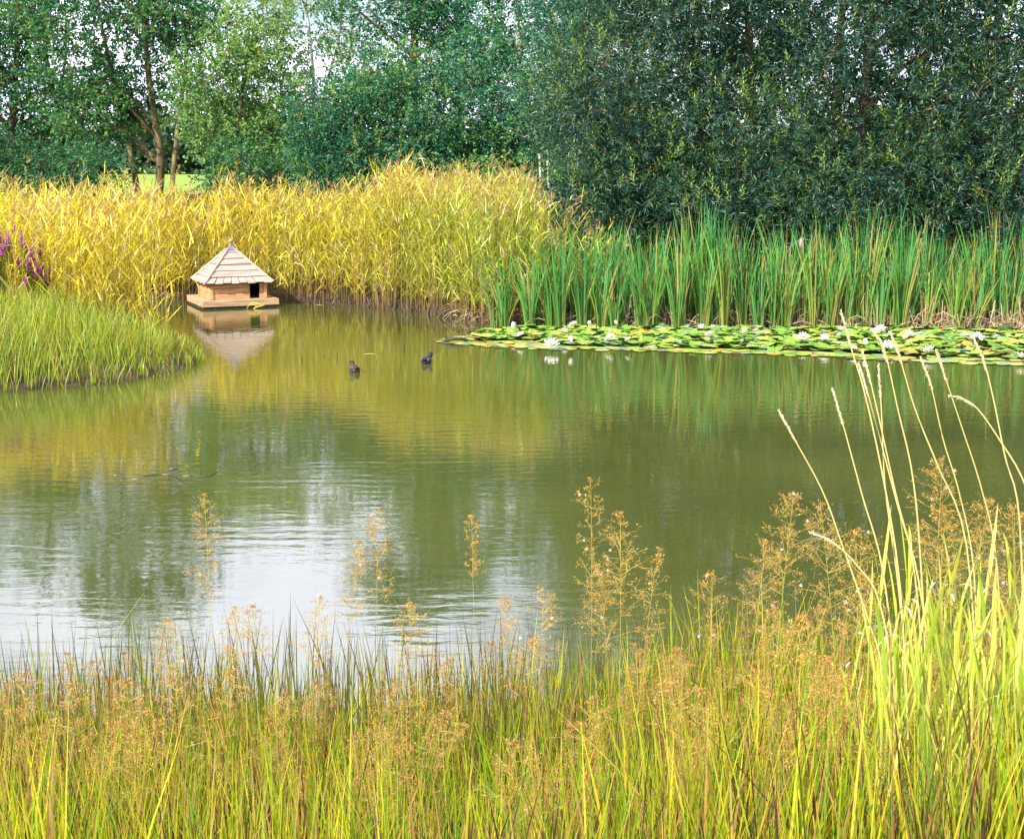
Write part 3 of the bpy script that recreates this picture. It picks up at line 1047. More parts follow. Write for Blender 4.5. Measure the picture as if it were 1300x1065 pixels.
DX0, DX1 = .215, .405             # doorway on the front face
nwb = 3
bh = (ZW - ZD) / nwb
for face in range(4):
    wl = bpy.data.objects.new('wall', None)
    COL.objects.link(wl)
    wl.parent = house
    wl.rotation_euler = (0, 0, face * math.pi / 2)
    v = []
    for i in range(nwb):
        z0, z1 = ZD + i * bh, ZD + (i + 1) * bh - .006
        dy = rng.uniform(-.002, .002)
        if face == 0:
            v.append(box_verts(-WS + .045, DX0 - .02, -WS + dy, -WS + .022 + dy, z0, z1))
            v.append(box_verts(DX1 + .02, WS - .045, -WS + dy, -WS + .022 + dy, z0, z1))
        else:
            v.append(box_verts(-WS + .045, WS - .045, -WS + dy, -WS + .022 + dy, z0, z1))
    boards(v, 'plank', M_PINE, wl, .003)
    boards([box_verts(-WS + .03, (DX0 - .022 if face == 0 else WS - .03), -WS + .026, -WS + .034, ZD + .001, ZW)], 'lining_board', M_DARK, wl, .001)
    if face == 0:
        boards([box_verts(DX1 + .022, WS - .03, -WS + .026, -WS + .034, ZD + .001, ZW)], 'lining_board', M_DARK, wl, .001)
        boards([box_verts(DX0 - .018, DX0, -WS - .004, -WS + .03, ZD, ZW), box_verts(DX1, DX1 + .018, -WS - .004, -WS + .03, ZD, ZW)], 'door_jamb', M_PINE, wl, .002)
for sx_ in (-1, 1):
    for sy_ in (-1, 1):
        boards([box_verts(sx_ * WS - .022 + (0 if sx_ < 0 else -.02), sx_ * WS + .022 - (0 if sx_ > 0 else -.02), sy_ * WS - .022 + (0 if sy_ < 0 else -.02), sy_ * WS + .022 - (0 if sy_ > 0 else -.02), ZD + .001, ZW - .001)],
               'corner_post', M_PINE, house, .003)

roof = bpy.data.objects.new('roof', None)
COL.objects.link(roof)
roof.parent = house
slope = (ZA - ZE) / RS
NC = 6
for face in range(4):
    for c in range(NC):
        a0 = c / NC
        a1 = (c + 1) / NC + (.025 if c < NC - 1 else 0)
        r0, r1 = RS * (1 - a0), RS * max(1 - a1, .05)
        z0, z1 = ZE + (ZA - ZE) * a0, ZE + (ZA - ZE) * min(a1, .985)
        lift = .017
        n_out = np.array((0, -(ZA - ZE), RS))
        n_out = n_out / np.linalg.norm(n_out)
        vs = []
        npc = 1 if c > 0 else 8      # the eave course is cut into short boards, the rest are single boards
        for j in range(npc):
            f0, f1 = -1 + 2 * j / npc, -1 + 2 * (j + 1) / npc
            g = .006 if npc > 1 else 0
            lo = (0.012 if (npc > 1 and j % 2) else 0)
            A = np.array((f0 * r0 + g, -r0 - lo, z0 - lo * slope))
            B = np.array((f1 * r0 - g, -r0 - lo, z0 - lo * slope))
            C_ = np.array((f1 * r1 - g, -r1, z1))
            D_ = np.array((f0 * r1 + g, -r1, z1))
            th = .022
            lift = .026
            vs.append([A + n_out * (lift - th), B + n_out * (lift - th), C_ - n_out * .010, D_ - n_out * .010,
                       A + n_out * lift, B + n_out * lift, C_ + n_out * (.003), D_ + n_out * (.003)])
        for v in vs:
            me = pymesh('plank', v, BOXF, M_ROOF)
            o = link('plank', me, roof)
            o.rotation_euler = (0, 0, face * math.pi / 2)
            bv = o.modifiers.new('edge', 'BEVEL')
            bv.width = .002
    # hip board along the corner
    ang = face * math.pi / 2
    e = np.array((-RS, -RS, ZE + .012))
    t_ = np.array((-.05, -.05, ZE + (ZA - ZE) * .93))
    nup = np.array((-slope, -slope, 1.0))
    nup /= np.linalg.norm(nup)
    sd_v = np.array((1, -1, 0)) / math.sqrt(2)
    v = []
    for base_ in (e, t_):
        for s1 in (-.022, .022):
            v += [base_ + sd_v * s1 + nup * .004, base_ + sd_v * s1 * .6 + nup * .042]
    fc = [(0, 2, 3, 1), (4, 5, 7, 6), (0, 1, 5, 4), (2, 6, 7, 3), (1, 3, 7, 5), (0, 4, 6, 2)]
    o = link('hip_board', pymesh('hip_board', v, fc, M_ROOF), roof)
    o.rotation_euler = (0, 0, ang)
# soffit under the boards, lead cap and turned finial
sv = [(-RS + .02, -RS + .02, ZE - .002), (RS - .02, -RS + .02, ZE - .002), (RS - .02, RS - .02, ZE - .002), (-RS + .02, RS - .02, ZE - .002)]
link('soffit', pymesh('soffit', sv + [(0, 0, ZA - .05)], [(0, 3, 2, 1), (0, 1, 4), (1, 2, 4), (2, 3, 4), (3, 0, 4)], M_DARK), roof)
cr = .115
zc0 = ZA - cr * slope + .034
v = [(-cr, -cr, zc0), (cr, -cr, zc0), (cr, cr, zc0), (-cr, cr, zc0), (-.028, -.028, ZA + .02), (.028, -.028, ZA + .02), (.028, .028, ZA + .02), (-.028, .028, ZA + .02)]
v += [(a[0] * .93, a[1] * .93, a[2] - .02) for a in v[:4]]
link('lead_cap', pymesh('lead_cap', v, [(0, 1, 5, 4), (1, 2, 6, 5), (2, 3, 7, 6), (3, 0, 4, 7), (4, 5, 6, 7), (0, 8, 9, 1), (1, 9, 10, 2), (2, 10, 11, 3), (3, 11, 8, 0)], M_LEAD), roof)
s = Soup()
prof = [(.0, .022), (.03, .020), (.045, .030), (.055, .022)] + [(.105 + .046 * math.sin(a), .046 * math.cos(a)) for a in np.linspace(-1.1, 1.5, 9)]
P = np.array([(0, 0, ZA + .005 + z) for z, r in prof])[None]
s.tubes(P, np.array([r for z, r in prof])[None], np.array((.4, .2, .1)), 14)
s.build('finial', M_KNOB, roof, smooth=True)
# bent yellow leaf floating in front of the duck house
s = Soup()
p0 = W(321, 392)
for a, b, c in [((-.12, 0, -.01), (-.04, 0, .09), (.10, .02, .03)), ((-.04, 0, .09), (.03, 0, .11), (.22, .03, .05)), ((.0, 0, -.01), (.06, .02, .03), (.20, 0, .06))]:
    P = polyline([a, b, c], 6)[None]
    s.ribbons(P, np.array([[.009, .012, .012, .011, .008, .002]]), np.array([[.1, .5, .8]]), np.array((.62, .52, .04)))
o = tag(s.build('reed_leaf', M_REED), 'bent yellow reed leaf floating in front of the duck house', 'leaf')
o.location = p0


# ------------------------------------------------------------------ ducks
def ellipsoid(c, r, rot=0.0, n=14, m=10):
    v, f = [], []
    for i in range(m + 1):
        th = math.pi * i / m
        for j in range(n):
            ph = 2 * math.pi * j / n
            x, y, z = r[0] * math.sin(th) * math.cos(ph), r[1] * math.sin(th) * math.sin(ph), r[2] * math.cos(th)
            y, z = y * math.cos(rot) - z * math.sin(rot), y * math.sin(rot) + z * math.cos(rot)
            v.append((c[0] + x, c[1] + y, c[2] + z))
    for i in range(m):
        for j in range(n):
            a, b = i * n + j, i * n + (j + 1) % n
            f.append((a, a + n, b + n, b))
    return v, f


M_DUCK = noise_mat('brown_black_plumage', [(.32, (.012, .009, .010)), (.52, (.045, .030, .028)), (.70, (.13, .085, .07))], 22, .7, .003, 60, (1.6, .7, 1))
M_DUCKB = noise_mat('black_plumage', [(.32, (.008, .008, .012)), (.55, (.022, .020, .032)), (.72, (.06, .055, .08))], 22, .6, .003, 60, (1.6, .7, 1))
M_BILL = noise_mat('grey_bill', [(.3, (.06, .06, .07)), (.7, (.14, .13, .13))], 20, .5)
M_EYE = noise_mat('eye', [(.3, (.01, .008, .004)), (.7, (.03, .02, .01))], 5, .15)


def duck(label, px, py, rz, mat, head=(.03, .06), flank=None):
    p = W(px, py)
    root = thing('duck', label, 'duck', p, rz)
    v, f = [], []
    parts = [((0, 0, .028), (.068, .120, .058), .08), ((0, .055, .035), (.050, .060, .048), .5), ((0, -.10, .052), (.036, .055, .020), -.35),
             ((head[0] * .45, .070, .068), (.034, .038, .036), 0), ((head[0] * .8, .080 + head[1] * .1, .092), (.030, .032, .030), 0), ((head[0], .085 + head[1] * .3, .112), (.032, .038, .030), 0)]
    for c, r, rt in parts:
        a, b = ellipsoid(c, r, rt)
        k = len(v)
        v += a
        f += [tuple(q + k for q in t) for t in b]
    o = link('body', pymesh('body', v, f, mat, True), root)
    rm = o.modifiers.new('skin', 'REMESH')
    rm.mode = 'VOXEL'
    rm.voxel_size = .0055
    rm.use_smooth_shade = True
    sm = o.modifiers.new('soft', 'SMOOTH')
    sm.iterations = 5
    hx, hy = head[0], .085 + head[1] * .3
    bv = [(-.010, hy + .030, .118), (.010, hy + .030, .118), (.012, hy + .030, .102), (-.012, hy + .030, .102), (-.010, hy + .072, .106), (.010, hy + .072, .106), (.010, hy + .072, .100), (-.010, hy + .072, .100)]
    bv = [(a + hx, b, c) for a, b, c in bv]
    link('bill', pymesh('bill', bv, [(0, 3, 2, 1), (4, 5, 6, 7), (0, 1, 5, 4), (1, 2, 6, 5), (2, 3, 7, 6), (3, 0, 4, 7)], M_BILL), root)
    for sgn in (-1, 1):
        a, b = ellipsoid((hx + sgn * .0285, hy + .014, .118), (.004, .005, .005), 0, 8, 6)
        link('eye', pymesh('eye', a, b, M_EYE, True), root)
    for sgn in (-1, 1):                     # folded wings lie proud of the flanks
        a, b = ellipsoid((sgn * .047, -.020, .050), (.020, .078, .028), -.10, 12, 8)
        link('wing', pymesh('wing', a, b, flank or mat, True), root)
    s = Soup()
    n = 9
    an = np.linspace(-.5, .5, n)
    dr = nrm(np.stack([np.sin(an), -np.cos(an), np.full(n, .45)], -1))
    s.leaves(np.tile(np.array([0, -.115, .056]), (n, 1)), dr, nrm(np.cross(dr, np.array([0, 0, 1.]))), .06, .022, np.array((.03, .022, .022)))
    s.build('tail', M_DRY, root)
    return root


M_FLANK = noise_mat('buff_flank', [(.32, (.06, .045, .04)), (.55, (.10, .07, .06)), (.72, (.22, .17, .14))], 26, .7, .003, 60, (1.6, .7, 1))
M_FLANKB = noise_mat('slate_flank', [(.32, (.03, .03, .045)), (.55, (.09, .085, .13)), (.72, (.17, .16, .22))], 26, .6, .003, 60, (1.6, .7, 1))
duck('small brown duck with pale flanks swimming on the left', 450, 471.5, math.radians(22), M_DUCK, (-.01, .03), M_FLANK)
duck('blackish duck swimming nearer the lily bed with head turned', 541.5, 461, math.radians(-12), M_DUCKB, (.035, .03), M_FLANKB)

# ------------------------------------------------------------------ water lilies
M_PAD = []
for nm, a, b, c, g in [('green_pad', (.07, .16, .02), (.14, .27, .035), (.24, .37, .06), .5), ('bright_pad', (.17, .27, .03), (.28, .39, .05), (.38, .46, .09), .52),
                       ('glaucous_pad', (.13, .24, .13), (.22, .34, .20), (.34, .44, .28), .4), ('yellow_pad', (.26, .28, .05), (.36, .38, .09), (.48, .47, .17), .5),
                       ('orange_pad', (.34, .16, .03), (.50, .26, .04), (.55, .38, .08), .4), ('brown_pad', (.07, .04, .025), (.14, .08, .04), (.22, .15, .06), .5)]:
    m = noise_mat(nm, [(.3, a), (.5, b), (.7, c)], 9, g, .004, 30)
    M_PAD.append(m)


def pad_mesh(shape, mat, i):
    n = 14
    v = [(0, 0, 0)]
    f = []
    notch = .22
    for ring in (.55, 1.0):
        for k in range(n + 1):
            a = notch / 2 + (2 * math.pi - notch) * k / n
            r = ring * (1 + .04 * math.sin(3 * a + i) + .03 * math.sin(7 * a + 2 * i))
            x, y = r * math.cos(a), r * math.sin(a)
            z = {0: .015 * r * r * math.sin(2 * a + i), 1: .14 * r * r + .05 * math.sin(3 * a + i) * r, 2: .30 * abs(y) ** 1.3 - .03 * r, 3: .06 * r * math.sin(4 * a + i) + (.22 * max(x, 0) ** 2), 4: -.10 * r * r + .05 * math.sin(2 * a)}[shape]
            v.append((x, y, z))
    for k in range(n):
        f.append((0, 1 + k, 2 + k))
        f.append((1 + k, 1 + n + 1 + k, 2 + n + 1 + k, 2 + k))
    return pymesh('lily_pad', v, f, mat, True)


PADM = {(s_, m_): pad_mesh(s_, M_PAD[m_], s_ * 2 + m_) for s_ in range(5) for m_ in range(6)}
bed = thing('water_lily_bed', 'long bed of green water lily pads with white flowers along the right shore', 'water lilies', W(900, 435))
bed_loc = W(900, 435)
fx = np.array([556, 580, 620, 700, 800, 950, 1060, 1180, 1300, 1420])
fy_ = np.array([434.5, 437, 441, 444, 446, 450, 454, 461, 464, 467])
bx_ = np.array([556, 600, 640, 700, 850, 1300, 1420])
by_ = np.array([433, 424, 418.5, 416, 414, 415, 417])
pads = []
tries = 0
while len(pads) < 1900 and tries < 70000:
    tries += 1
    px = rng.uniform(558, 1400)
    f0, b0_ = np.interp(px, fx, fy_), np.interp(px, bx_, by_)
    d0, d1 = EYE * F_PX / (f0 - 205), EYE * F_PX / (b0_ - 205)
    d = rng.uniform(d0, d1)
    py = 205 + EYE * F_PX / d
    fr = (d - d0) / max(d1 - d0, .01)
    p = W(px, py)
    r = rng.uniform(.065, .14)
    if px < 640:
        r *= .8
    edge = fr < .13 or px < 600 or (px < 690 and fr < .35)
    md = .62 if not edge else .85
    if any((p[0] - q[0]) ** 2 + (p[1] - q[1]) ** 2 < (md * (r + q[3]) * .5 * 1.15) ** 2 for q in pads[-1500:]):
        continue
    pads.append([p[0], p[1], px, r, edge, fr])
order = sorted(range(len(pads)), key=lambda i: pads[i][1])
rest = []
for rank, i in enumerate(order):
    x, y, px, r, edge, fr = pads[i]
    if edge:
        sh = 0
        mi = rng.choice([3, 2, 1, 0, 4, 5], p=[.48, .12, .15, .10, .08, .07])
        z = rng.uniform(.006, .014)
        tilt = rng.uniform(0, .03)
    else:
        sh = rng.choice([0, 1, 2, 3, 4], p=[.12, .33, .2, .2, .15])
        mi = rng.choice([0, 1, 2, 3, 4, 5], p=[.42, .33, .14, .055, .025, .03])
        z = rng.uniform(.012, .065)
        tilt = abs(rng.normal()) * .17
    az = rng.uniform(0, 6.28)
    Mx = Matrix.Translation((x - bed_loc[0], y - bed_loc[1], z)) @ Matrix.Rotation(az, 4, 'Z') @ Matrix.Rotation(tilt, 4, 'X') @ Matrix.Rotation(rng.uniform(0, 6.28), 4, 'Z') @ Matrix.Diagonal((r, r * rng.uniform(.88, 1.1), r, 1))
    if px < 1330 and rank < 10 ** 6 and len([1]) and (len(bed.children) < 0 or True):
        rest.append((rank, (sh, mi), Mx, px))
vis = [t for t in rest if t[3] < 1318]
ind, mass = vis[:300], vis[300:] + [t for t in rest if t[3] >= 1318]
for _, key, Mx, _p in ind:
    o = link('lily_pad', PADM[key], bed)
    o.matrix_local = Mx
if mass:
    for mi in range(6):
        V, Fc, k = [], [], 0
        for _, key, Mx, _p in mass:
            if key[1] != mi:
                continue
            me = PADM[key]
            co = np.array([v.co for v in me.vertices])
            R = np.array(Mx)
            co = co @ R[:3, :3].T + R[:3, 3]
            V.append(co)
            Fc += [tuple(a + k for a in p.vertices) for p in me.polygons]
            k += len(co)
        if V:
            o = link('lily_pads', pymesh('lily_pads', np.concatenate(V), Fc, M_PAD[mi], True), bed, 'stuff')

M_WHITE = noise_mat('white_petal', [(.3, (.78, .76, .70)), (.7, (.86, .85, .80))], 12, .5)
M_STAMEN = noise_mat('yellow_stamen', [(.3, (.75, .50, .05)), (.7, (.85, .66, .10))], 30, .6)
M_CREAM = noise_mat('cream_petal', [(.3, (.66, .62, .30)), (.7, (.76, .72, .42))], 12, .5)


def petal_ring(s, n, tilt, L, wd, off, col):
    a = np.arange(n) * 2 * math.pi / n + off
    hd = np.stack([np.cos(a), np.sin(a), np.zeros(n)], -1)
    u = np.linspace(0, 1, 4)[None]
    rise = L * (np.sin(tilt) * u + .18 * np.sin(tilt) * u ** 2)
    P = hd[:, None] * (.008 + L * np.cos(tilt) * u)[..., None] + np.array([0, 0, 1.]) * rise[..., None]
    side = np.stack([-np.sin(a), np.cos(a), np.zeros(n)], -1)
    s.ribbons(P, np.broadcast_to(np.array([.35, 1, .85, .05]) * wd, (n, 4)), side, np.array(col))


fl_open, fl_bud = [], []
for i in range(3):
    s = Soup()
    petal_ring(s, 7, .30 + .1 * i, .062, .015, 0, (.85, .85, .82))
    petal_ring(s, 7, .65 + .1 * i, .055, .014, .45, (.85, .85, .82))
    petal_ring(s, 6, 1.05, .045, .012, .2, (.85, .85, .82))
    fl_open.append(s.mesh('flower', M_WHITE))
s = Soup()
petal_ring(s, 6, 1.30, .060, .016, 0, (.8, .8, .6))
petal_ring(s, 6, 1.42, .058, .015, .5, (.8, .8, .6))
fl_bud.append(s.mesh('flower', M_WHITE))
s = Soup()
petal_ring(s, 6, 1.32, .048, .014, 0, (.8, .8, .6))
petal_ring(s, 6, 1.45, .046, .013, .5, (.8, .8, .6))
fl_cream = s.mesh('flower', M_CREAM)
s = Soup()
an = U(0, 6.28, 26)
dr = nrm(np.stack([np.cos(an), np.sin(an), U(1.0, 2.5, 26)], -1))
s.leaves(np.zeros((26, 3)) + np.array([0, 0, .008]), dr, nrm(np.cross(dr, rand_dirs(26))), .026, .005, np.array((.8, .6, .1)))
stam = s.mesh('stamens', M_STAMEN)
FL = [(650, 415, 1, 1.1), (728, 412, 0, 1.1), (750, 413, 1, 1.1), (775, 420, 2, .9), (783, 410, 2, .9), (717, 421, 0, 1.0), (661, 424, 0, .7), (700, 438, 0, 1.6), (726, 433, 1, 1.1),
      (775, 429, 0, 1.3), (798, 431, 0, .8), (891, 416, 0, 1.0), (905, 416, 0, .9), (900, 426, 0, 1.25), (943, 422, 1, 1), (960, 420, 0, .9), (1019, 427, 0, 1.1), (1047, 430, 0, 1.1),
      (1068, 418, 0, .9), (1066, 426, 0, .9), (1100, 435, 1, .9), (1118, 418, 0, 1.2), (1153, 424, 0, 1.1), (1148, 429, 0, .9), (1127, 438, 0, 1.15), (1132, 442, 0, .8), (1180, 446, 0, 1.35),
      (1236, 430, 0, 1.4), (1241, 426, 0, 1.0), (1247, 431, 1, .9), (1265, 428, 0, .9), (1297, 453, 0, 1.2), (1084, 442, 0, .7)]
for i, (px, py, k, sz) in enumerate(FL):
    z = .12 if py < 436 else .07
    p = W(px, py + 1, z)
    me = [fl_open[i % 3], fl_bud[0], fl_cream][k]
    o = link('flower', me, bed)
    o.location = (p[0] - bed_loc[0], p[1] - bed_loc[1], z)
    o.rotation_euler = (.45 + rng.uniform(-.15, .15), rng.uniform(-.2, .2), rng.uniform(0, 6.28))
    o.scale = (sz * 1.25,) * 3
    if k == 0:
        link('stamens', stam, o)
    elif k == 2:
        o['label'] = 'cream yellow lily bud'

# driftwood at the tip of the lily bed, the sunken branch and stray stems
s = one_tube([W(563, 435, .0), W(570, 431, .05), W(582, 430, .06), W(593, 432, .03), W(600, 434, .0)], .035, .018, 12, 8, (.06, .05, .05))
one_tube([W(568, 436, -.01), W(571, 432, .04)], .02, .012, 5, 6, (.06, .05, .05), s)
tag(s.build('driftwood', M_WOOD_DARK, smooth=True), 'dark curved piece of driftwood at the left tip of the lily bed', 'driftwood')
s = one_tube([W(593, 424.5, .0), W(599, 422.5, .02), W(602, 418.5, .06)], .022, .010, 8, 7, (.05, .04, .04))
tag(s.build('driftwood', M_WOOD_DARK, smooth=True), 'small dark stub of wood poking up behind the curved driftwood', 'driftwood')
s = Soup()
for pts in [[(168, 606), (190, 603), (212, 600)], [(190, 598), (222, 604), (236, 612)], [(205, 601), (226, 594)], [(236, 601), (262, 605), (276, 596)], [(253, 594), (254, 604)], [(225, 603), (250, 602)]]:
    P = [W(a, b, z) for (a, b), z in zip(pts, [-.006, .006, .010])]
    one_tube(P, .006, .003, 6, 5, (.09, .085, .045), s)
for a, b, l in [(146, 603, .05), (171, 608, .09), (210, 602, .11), (236, 604, .09), (276, 597, .04), (217, 595, .03)]:
    c = W(a, b, .002)
    s.tubes(np.array([[c - (l / 3, 0, 0), c, c + (l / 3, 0, .002)]]), np.array([[.002, .004, .002]]), np.array((.34, .34, .24)), 5)
tag(s.build('sunken_branch', M_DRY), 'sunken twiggy branch breaking the water surface in the left middle', 'branch')
for px, py, h, lab in [(383, 461, .09, 'thin dark reed stub standing farthest left of the ducks'), (412, 456, .03, 'tiny dark speck of a stub between two taller stubs left of the brown duck'), (428, 458, .10, 'thin reed stub just left of the brown duck'), (478, 462, .03, 'tiny stub just right of the brown duck'), (513, 446, .09, 'thin upright reed stub between the two ducks')]:
    b = W(px, py, -.03)
    o = one_tube([b, b + (.004, 0, h * .6), b + (.0, 0, h + .03)], .008, .004, 5, 5, (.05, .06, .02)).build('reed_stub', M_DRY)
    tag(o, lab, 'reed stub', 'reed stubs in the open water')
for px, py, lab in [(469, 450, 'pale floating leaf behind the two ducks'), (405, 388, 'small yellow leaf floating right of the duck house')]:
    s = Soup()
    c = W(px, py, .006)
    s.ribbons(np.array([[c - (.09, 0, 0), c - (.03, 0, -.01), c + (.03, .01, .01), c + (.09, .02, 0)]]), np.array([[.004, .016, .014, .002]]), np.array([[0, 1., .1]]), np.array((.5, .5, .25)))
    tag(s.build('floating_leaf', M_DRY), lab, 'leaf')


# ------------------------------------------------------------------ grassy spit on the left
def grass_soup(s, x, y, z, h, lean, hw, c0, c1, K=5, tippow=1.0, flop=0.0):
    N = len(x)
    u = np.linspace(0, 1, K)[None]
    az = U(0, 2 * math.pi, N)
    lx = (np.cos(az) * lean[0] * U(.1, 1, N) * np.where(U(0, 1, N) < .07, 2.6, 1) + lean[2]) * h
    ly = np.sin(az) * lean[0] * U(.1, 1, N) * h
    P = np.stack([x[:, None] + lx[:, None] * u ** lean[1], y[:, None] + ly[:, None] * u ** lean[1], z[:, None] + h[:, None] * (u - flop * u ** 3)], -1)
    tw = U(0, math.pi, N)
    side = nrm(np.stack([np.cos(tw), np.sin(tw) * .7, np.zeros(N)], -1))
    prof = np.interp(np.linspace(0, 1, K), [0, .3, .7, 1], [.8, 1, .75, .05])
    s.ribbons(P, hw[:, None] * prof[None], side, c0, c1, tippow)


s = Soup()
N = 15000
x = U(-11.5, -3.7, N * 3)
y = U(15.5, 24.5, N * 3)
sv_ = sd_pond(x, y)
k = (sv_ > -.10) & (sv_ < 6) & (y < 24.5)
x, y, sv_ = x[k][:N], y[k][:N], sv_[k][:N]
N = len(x)
z = ground_z(x, y) - .03
h = (.42 + .25 * smooth((-4.6 - x) / 2.0)) * U(.6, 1.15, N) * (.75 + .25 * smooth((sv_ + .05) / .5))
h *= 1 - .45 * smooth((x + 5.2) / 1.6)
h *= .82 + .30 * (.5 + .5 * np.sin(x * 6.1 + y) * np.sin(y * 4.3 - x * 2))
g0 = lerp((.13, .19, .018), (.20, .22, .03), U(0, 1, N))
g1 = lerp((.17, .32, .022), (.50, .52, .06), U(0, 1, N))
cn = .5 + .5 * np.sin(x * 2.3) * np.sin(y * 2.9 + 1)
g1 = g1 * (.8 + .35 * cn)[:, None]
br = U(0, 1, N) < .13
g1[br] = np.array([.26, .15, .06])
g0[br] = np.array([.20, .14, .05])
dk = U(0, 1, N) < .08
g1[dk] = np.array([.10, .12, .03])
wet = sv_ < .12
g0[wet] *= .35
trail = (sv_ < .05) & (U(0, 1, N) < .5)
h[trail] *= .55
grass_soup(s, x, y, z, h, (.46, 1.8, .05), U(.004, .008, N), g0, g1, 5, .5)
tag(s.build('bank_grass', M_GRASS, kind='stuff'), 'bright green sedge covering the grassy spit on the left', kind='stuff')
# broad bright leaves at the left edge
for i, (px, py, h_) in enumerate([(2, 428, .62), (20, 420, .60), (38, 422, .62), (52, 416, .55), (12, 440, .5)]):
    s = Soup()
    n = 26
    az = U(0, 6.28, n)
    hh = U(.6, 1.1, n) * h_
    grass_soup(s, np.cos(az) * .07, np.sin(az) * .07, np.full(n, 0.), hh, (.75, 2.0, .12), U(.009, .014, n), lerp((.12, .24, .02), (.2, .3, .03), U(0, 1, n)), lerp((.20, .40, .03), (.36, .48, .06), U(0, 1, n)), 7, .6, .18)
    o = s.build('grass_tussock', M_GRASS)
    p = W(px, py, .2)
    o.location = p
    tag(o, 'tussock of broad bright green grass below the purple loosestrife', 'grass tussock', 'bright tussocks at the left edge')

# purple loosestrife
M_PURPLE = leaf_mat('purple_petal', .3, .02, .5, tcol=(1, .7, 1))
LSG = [('tall purple loosestrife with a crowd of flower spikes at the left edge', [(0, 300), (9, 305), (17, 292), (12, 312), (3, 318), (-8, 298), (-14, 310)]),
       ('purple loosestrife with two close dark spikes right of the tallest plant', [(28, 303), (30, 312), (43, 312), (42, 324), (33, 331), (36, 336)]),
       ('shortest purple loosestrife with bright magenta tips nearest the open reeds', [(51, 319), (54, 338), (65, 341), (53, 347), (64, 356), (41, 346)])]
for lab, tips in LSG:
    d = 21.3
    mxp = sum(t[0] for t in tips) / len(tips)
    b = np.array(((mxp - 650) / F_PX * d, d, .25))
    root = thing('loosestrife', lab, 'wildflower', b)
    lf = Soup()
    tips = tips + [(a + rng.uniform(-9, 9), b_ + rng.uniform(4, 26)) for a, b_ in tips]
    for px, py in tips:
        tp_ = D(px, py, d + rng.uniform(-.3, .3))
        st0 = np.array((rng.uniform(-.08, .08), rng.uniform(-.1, .1), 0))
        rel = tp_ - b
        P = polyline([st0, st0 * .5 + rel * .5 + (0, 0, .08), rel], 9)
        so_ = Soup()
        so_.tubes(P[None], np.linspace(.006, .003, 9)[None], np.array((.20, .22, .06)), 4)
        so_.build('stem', M_GRASS, root)
        ss = Soup()
        n = 90
        L = rng.uniform(.14, .26)
        v = U(0, 1, n)
        dr0 = nrm((P[-1] - P[-2])[None])[0]
        pos = P[-1] - dr0 * L * .5 + dr0 * (L * v)[:, None]
        dd = rand_dirs(n)
        dd[:, 2] = np.abs(dd[:, 2]) * .5
        dd = nrm(dd)
        pc = lerp((.42, .09, .40), (.74, .22, .66), U(0, 1, n))
        ss.leaves(pos, dd, nrm(np.cross(dd, rand_dirs(n))), .042 * (1.15 - .8 * v), .034, pc)
        ss.build('flower_spike', M_PURPLE, root)
        n = 90
        v = U(.15, .88, n)
        i_ = (v * 8).astype(int)
        pos = P[i_] + (P[np.minimum(i_ + 1, 8)] - P[i_]) * (v * 8 - i_)[:, None]
        az = U(0, 6.28, n)
        dd = nrm(np.stack([np.cos(az), np.sin(az), U(.2, 1.0, n)], -1))
        lf.leaves(pos, dd, nrm(np.cross(dd, np.array([0, 0, 1.]))), U(.06, .16, n) * (1.1 - .6 * v), .020, lerp((.08, .15, .02), (.24, .27, .05), U(0, 1, n)))
    lf.build('foliage', M_GRASS, root, 'stuff')

# ------------------------------------------------------------------ near bank: sedge
# height of the blade tips across the picture
def fg(n, y0, y1, hfun, hw, name=None):
    y = U(y0, y1, n)
    x = U(-.385, .385, n) * (y + .35) * 1.03
    return x, y


s = Soup()
N = 24000
y = U(2.5, 6.5, N)
x = U(-.39, .39, N) * (y + .6)
sv_ = sd_pond(x, y)
inwater = np.clip(-sv_, 0, None)
keep = U(0, 1, N) < np.where(sv_ > -.15, 1.0, np.exp(-(inwater - .15) / .22))
x, y, sv_ = x[keep], y[keep], sv_[keep]
N = len(x)
pxx = 650 + x / y * F_PX
z = np.maximum(ground_z(x, y), -.12) - .02
clump = .5 + .5 * np.sin(x * 7.1 + 1.3) * np.sin(y * 5.7) + .25 * np.sin(x * 17 + y * 9)
hbase = .66 + .12 * smooth((pxx - 700) / 250)
h = hbase * U(.62, 1.15, N) * (.86 + .25 * clump)
h = h + (z < 0) * .08
kind = U(0, 1, N)
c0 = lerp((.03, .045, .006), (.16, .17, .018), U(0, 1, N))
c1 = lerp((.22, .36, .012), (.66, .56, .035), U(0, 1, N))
gr = kind < .20
c1[gr] = lerp((.10, .26, .015), (.20, .38, .02), U(0, 1, gr.sum()))
patch = np.sin(x * 2.3 + 1) * np.sin(y * 3.1 + x) + .6 * np.sin(x * 8 + y * 5)
kind = np.clip(kind + .10 * patch, 0, 1)
bn = kind > .60
c1[bn] = lerp((.30, .17, .05), (.48, .32, .10), U(0, 1, bn.sum()))
c0[bn] = lerp((.16, .09, .03), (.34, .22, .08), U(0, 1, bn.sum()))
dk = kind > .83
c1[dk] = lerp((.035, .018, .02), (.12, .06, .04), U(0, 1, dk.sum()))
c0[dk] = lerp((.10, .08, .03), (.20, .15, .05), U(0, 1, dk.sum()))
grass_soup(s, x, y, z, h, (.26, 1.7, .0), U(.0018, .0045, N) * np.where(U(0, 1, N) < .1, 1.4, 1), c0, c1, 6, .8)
tag(s.build('sedge', M_GRASS, kind='stuff'), 'thick golden green sedge with brown tips covering the near bank', kind='stuff')

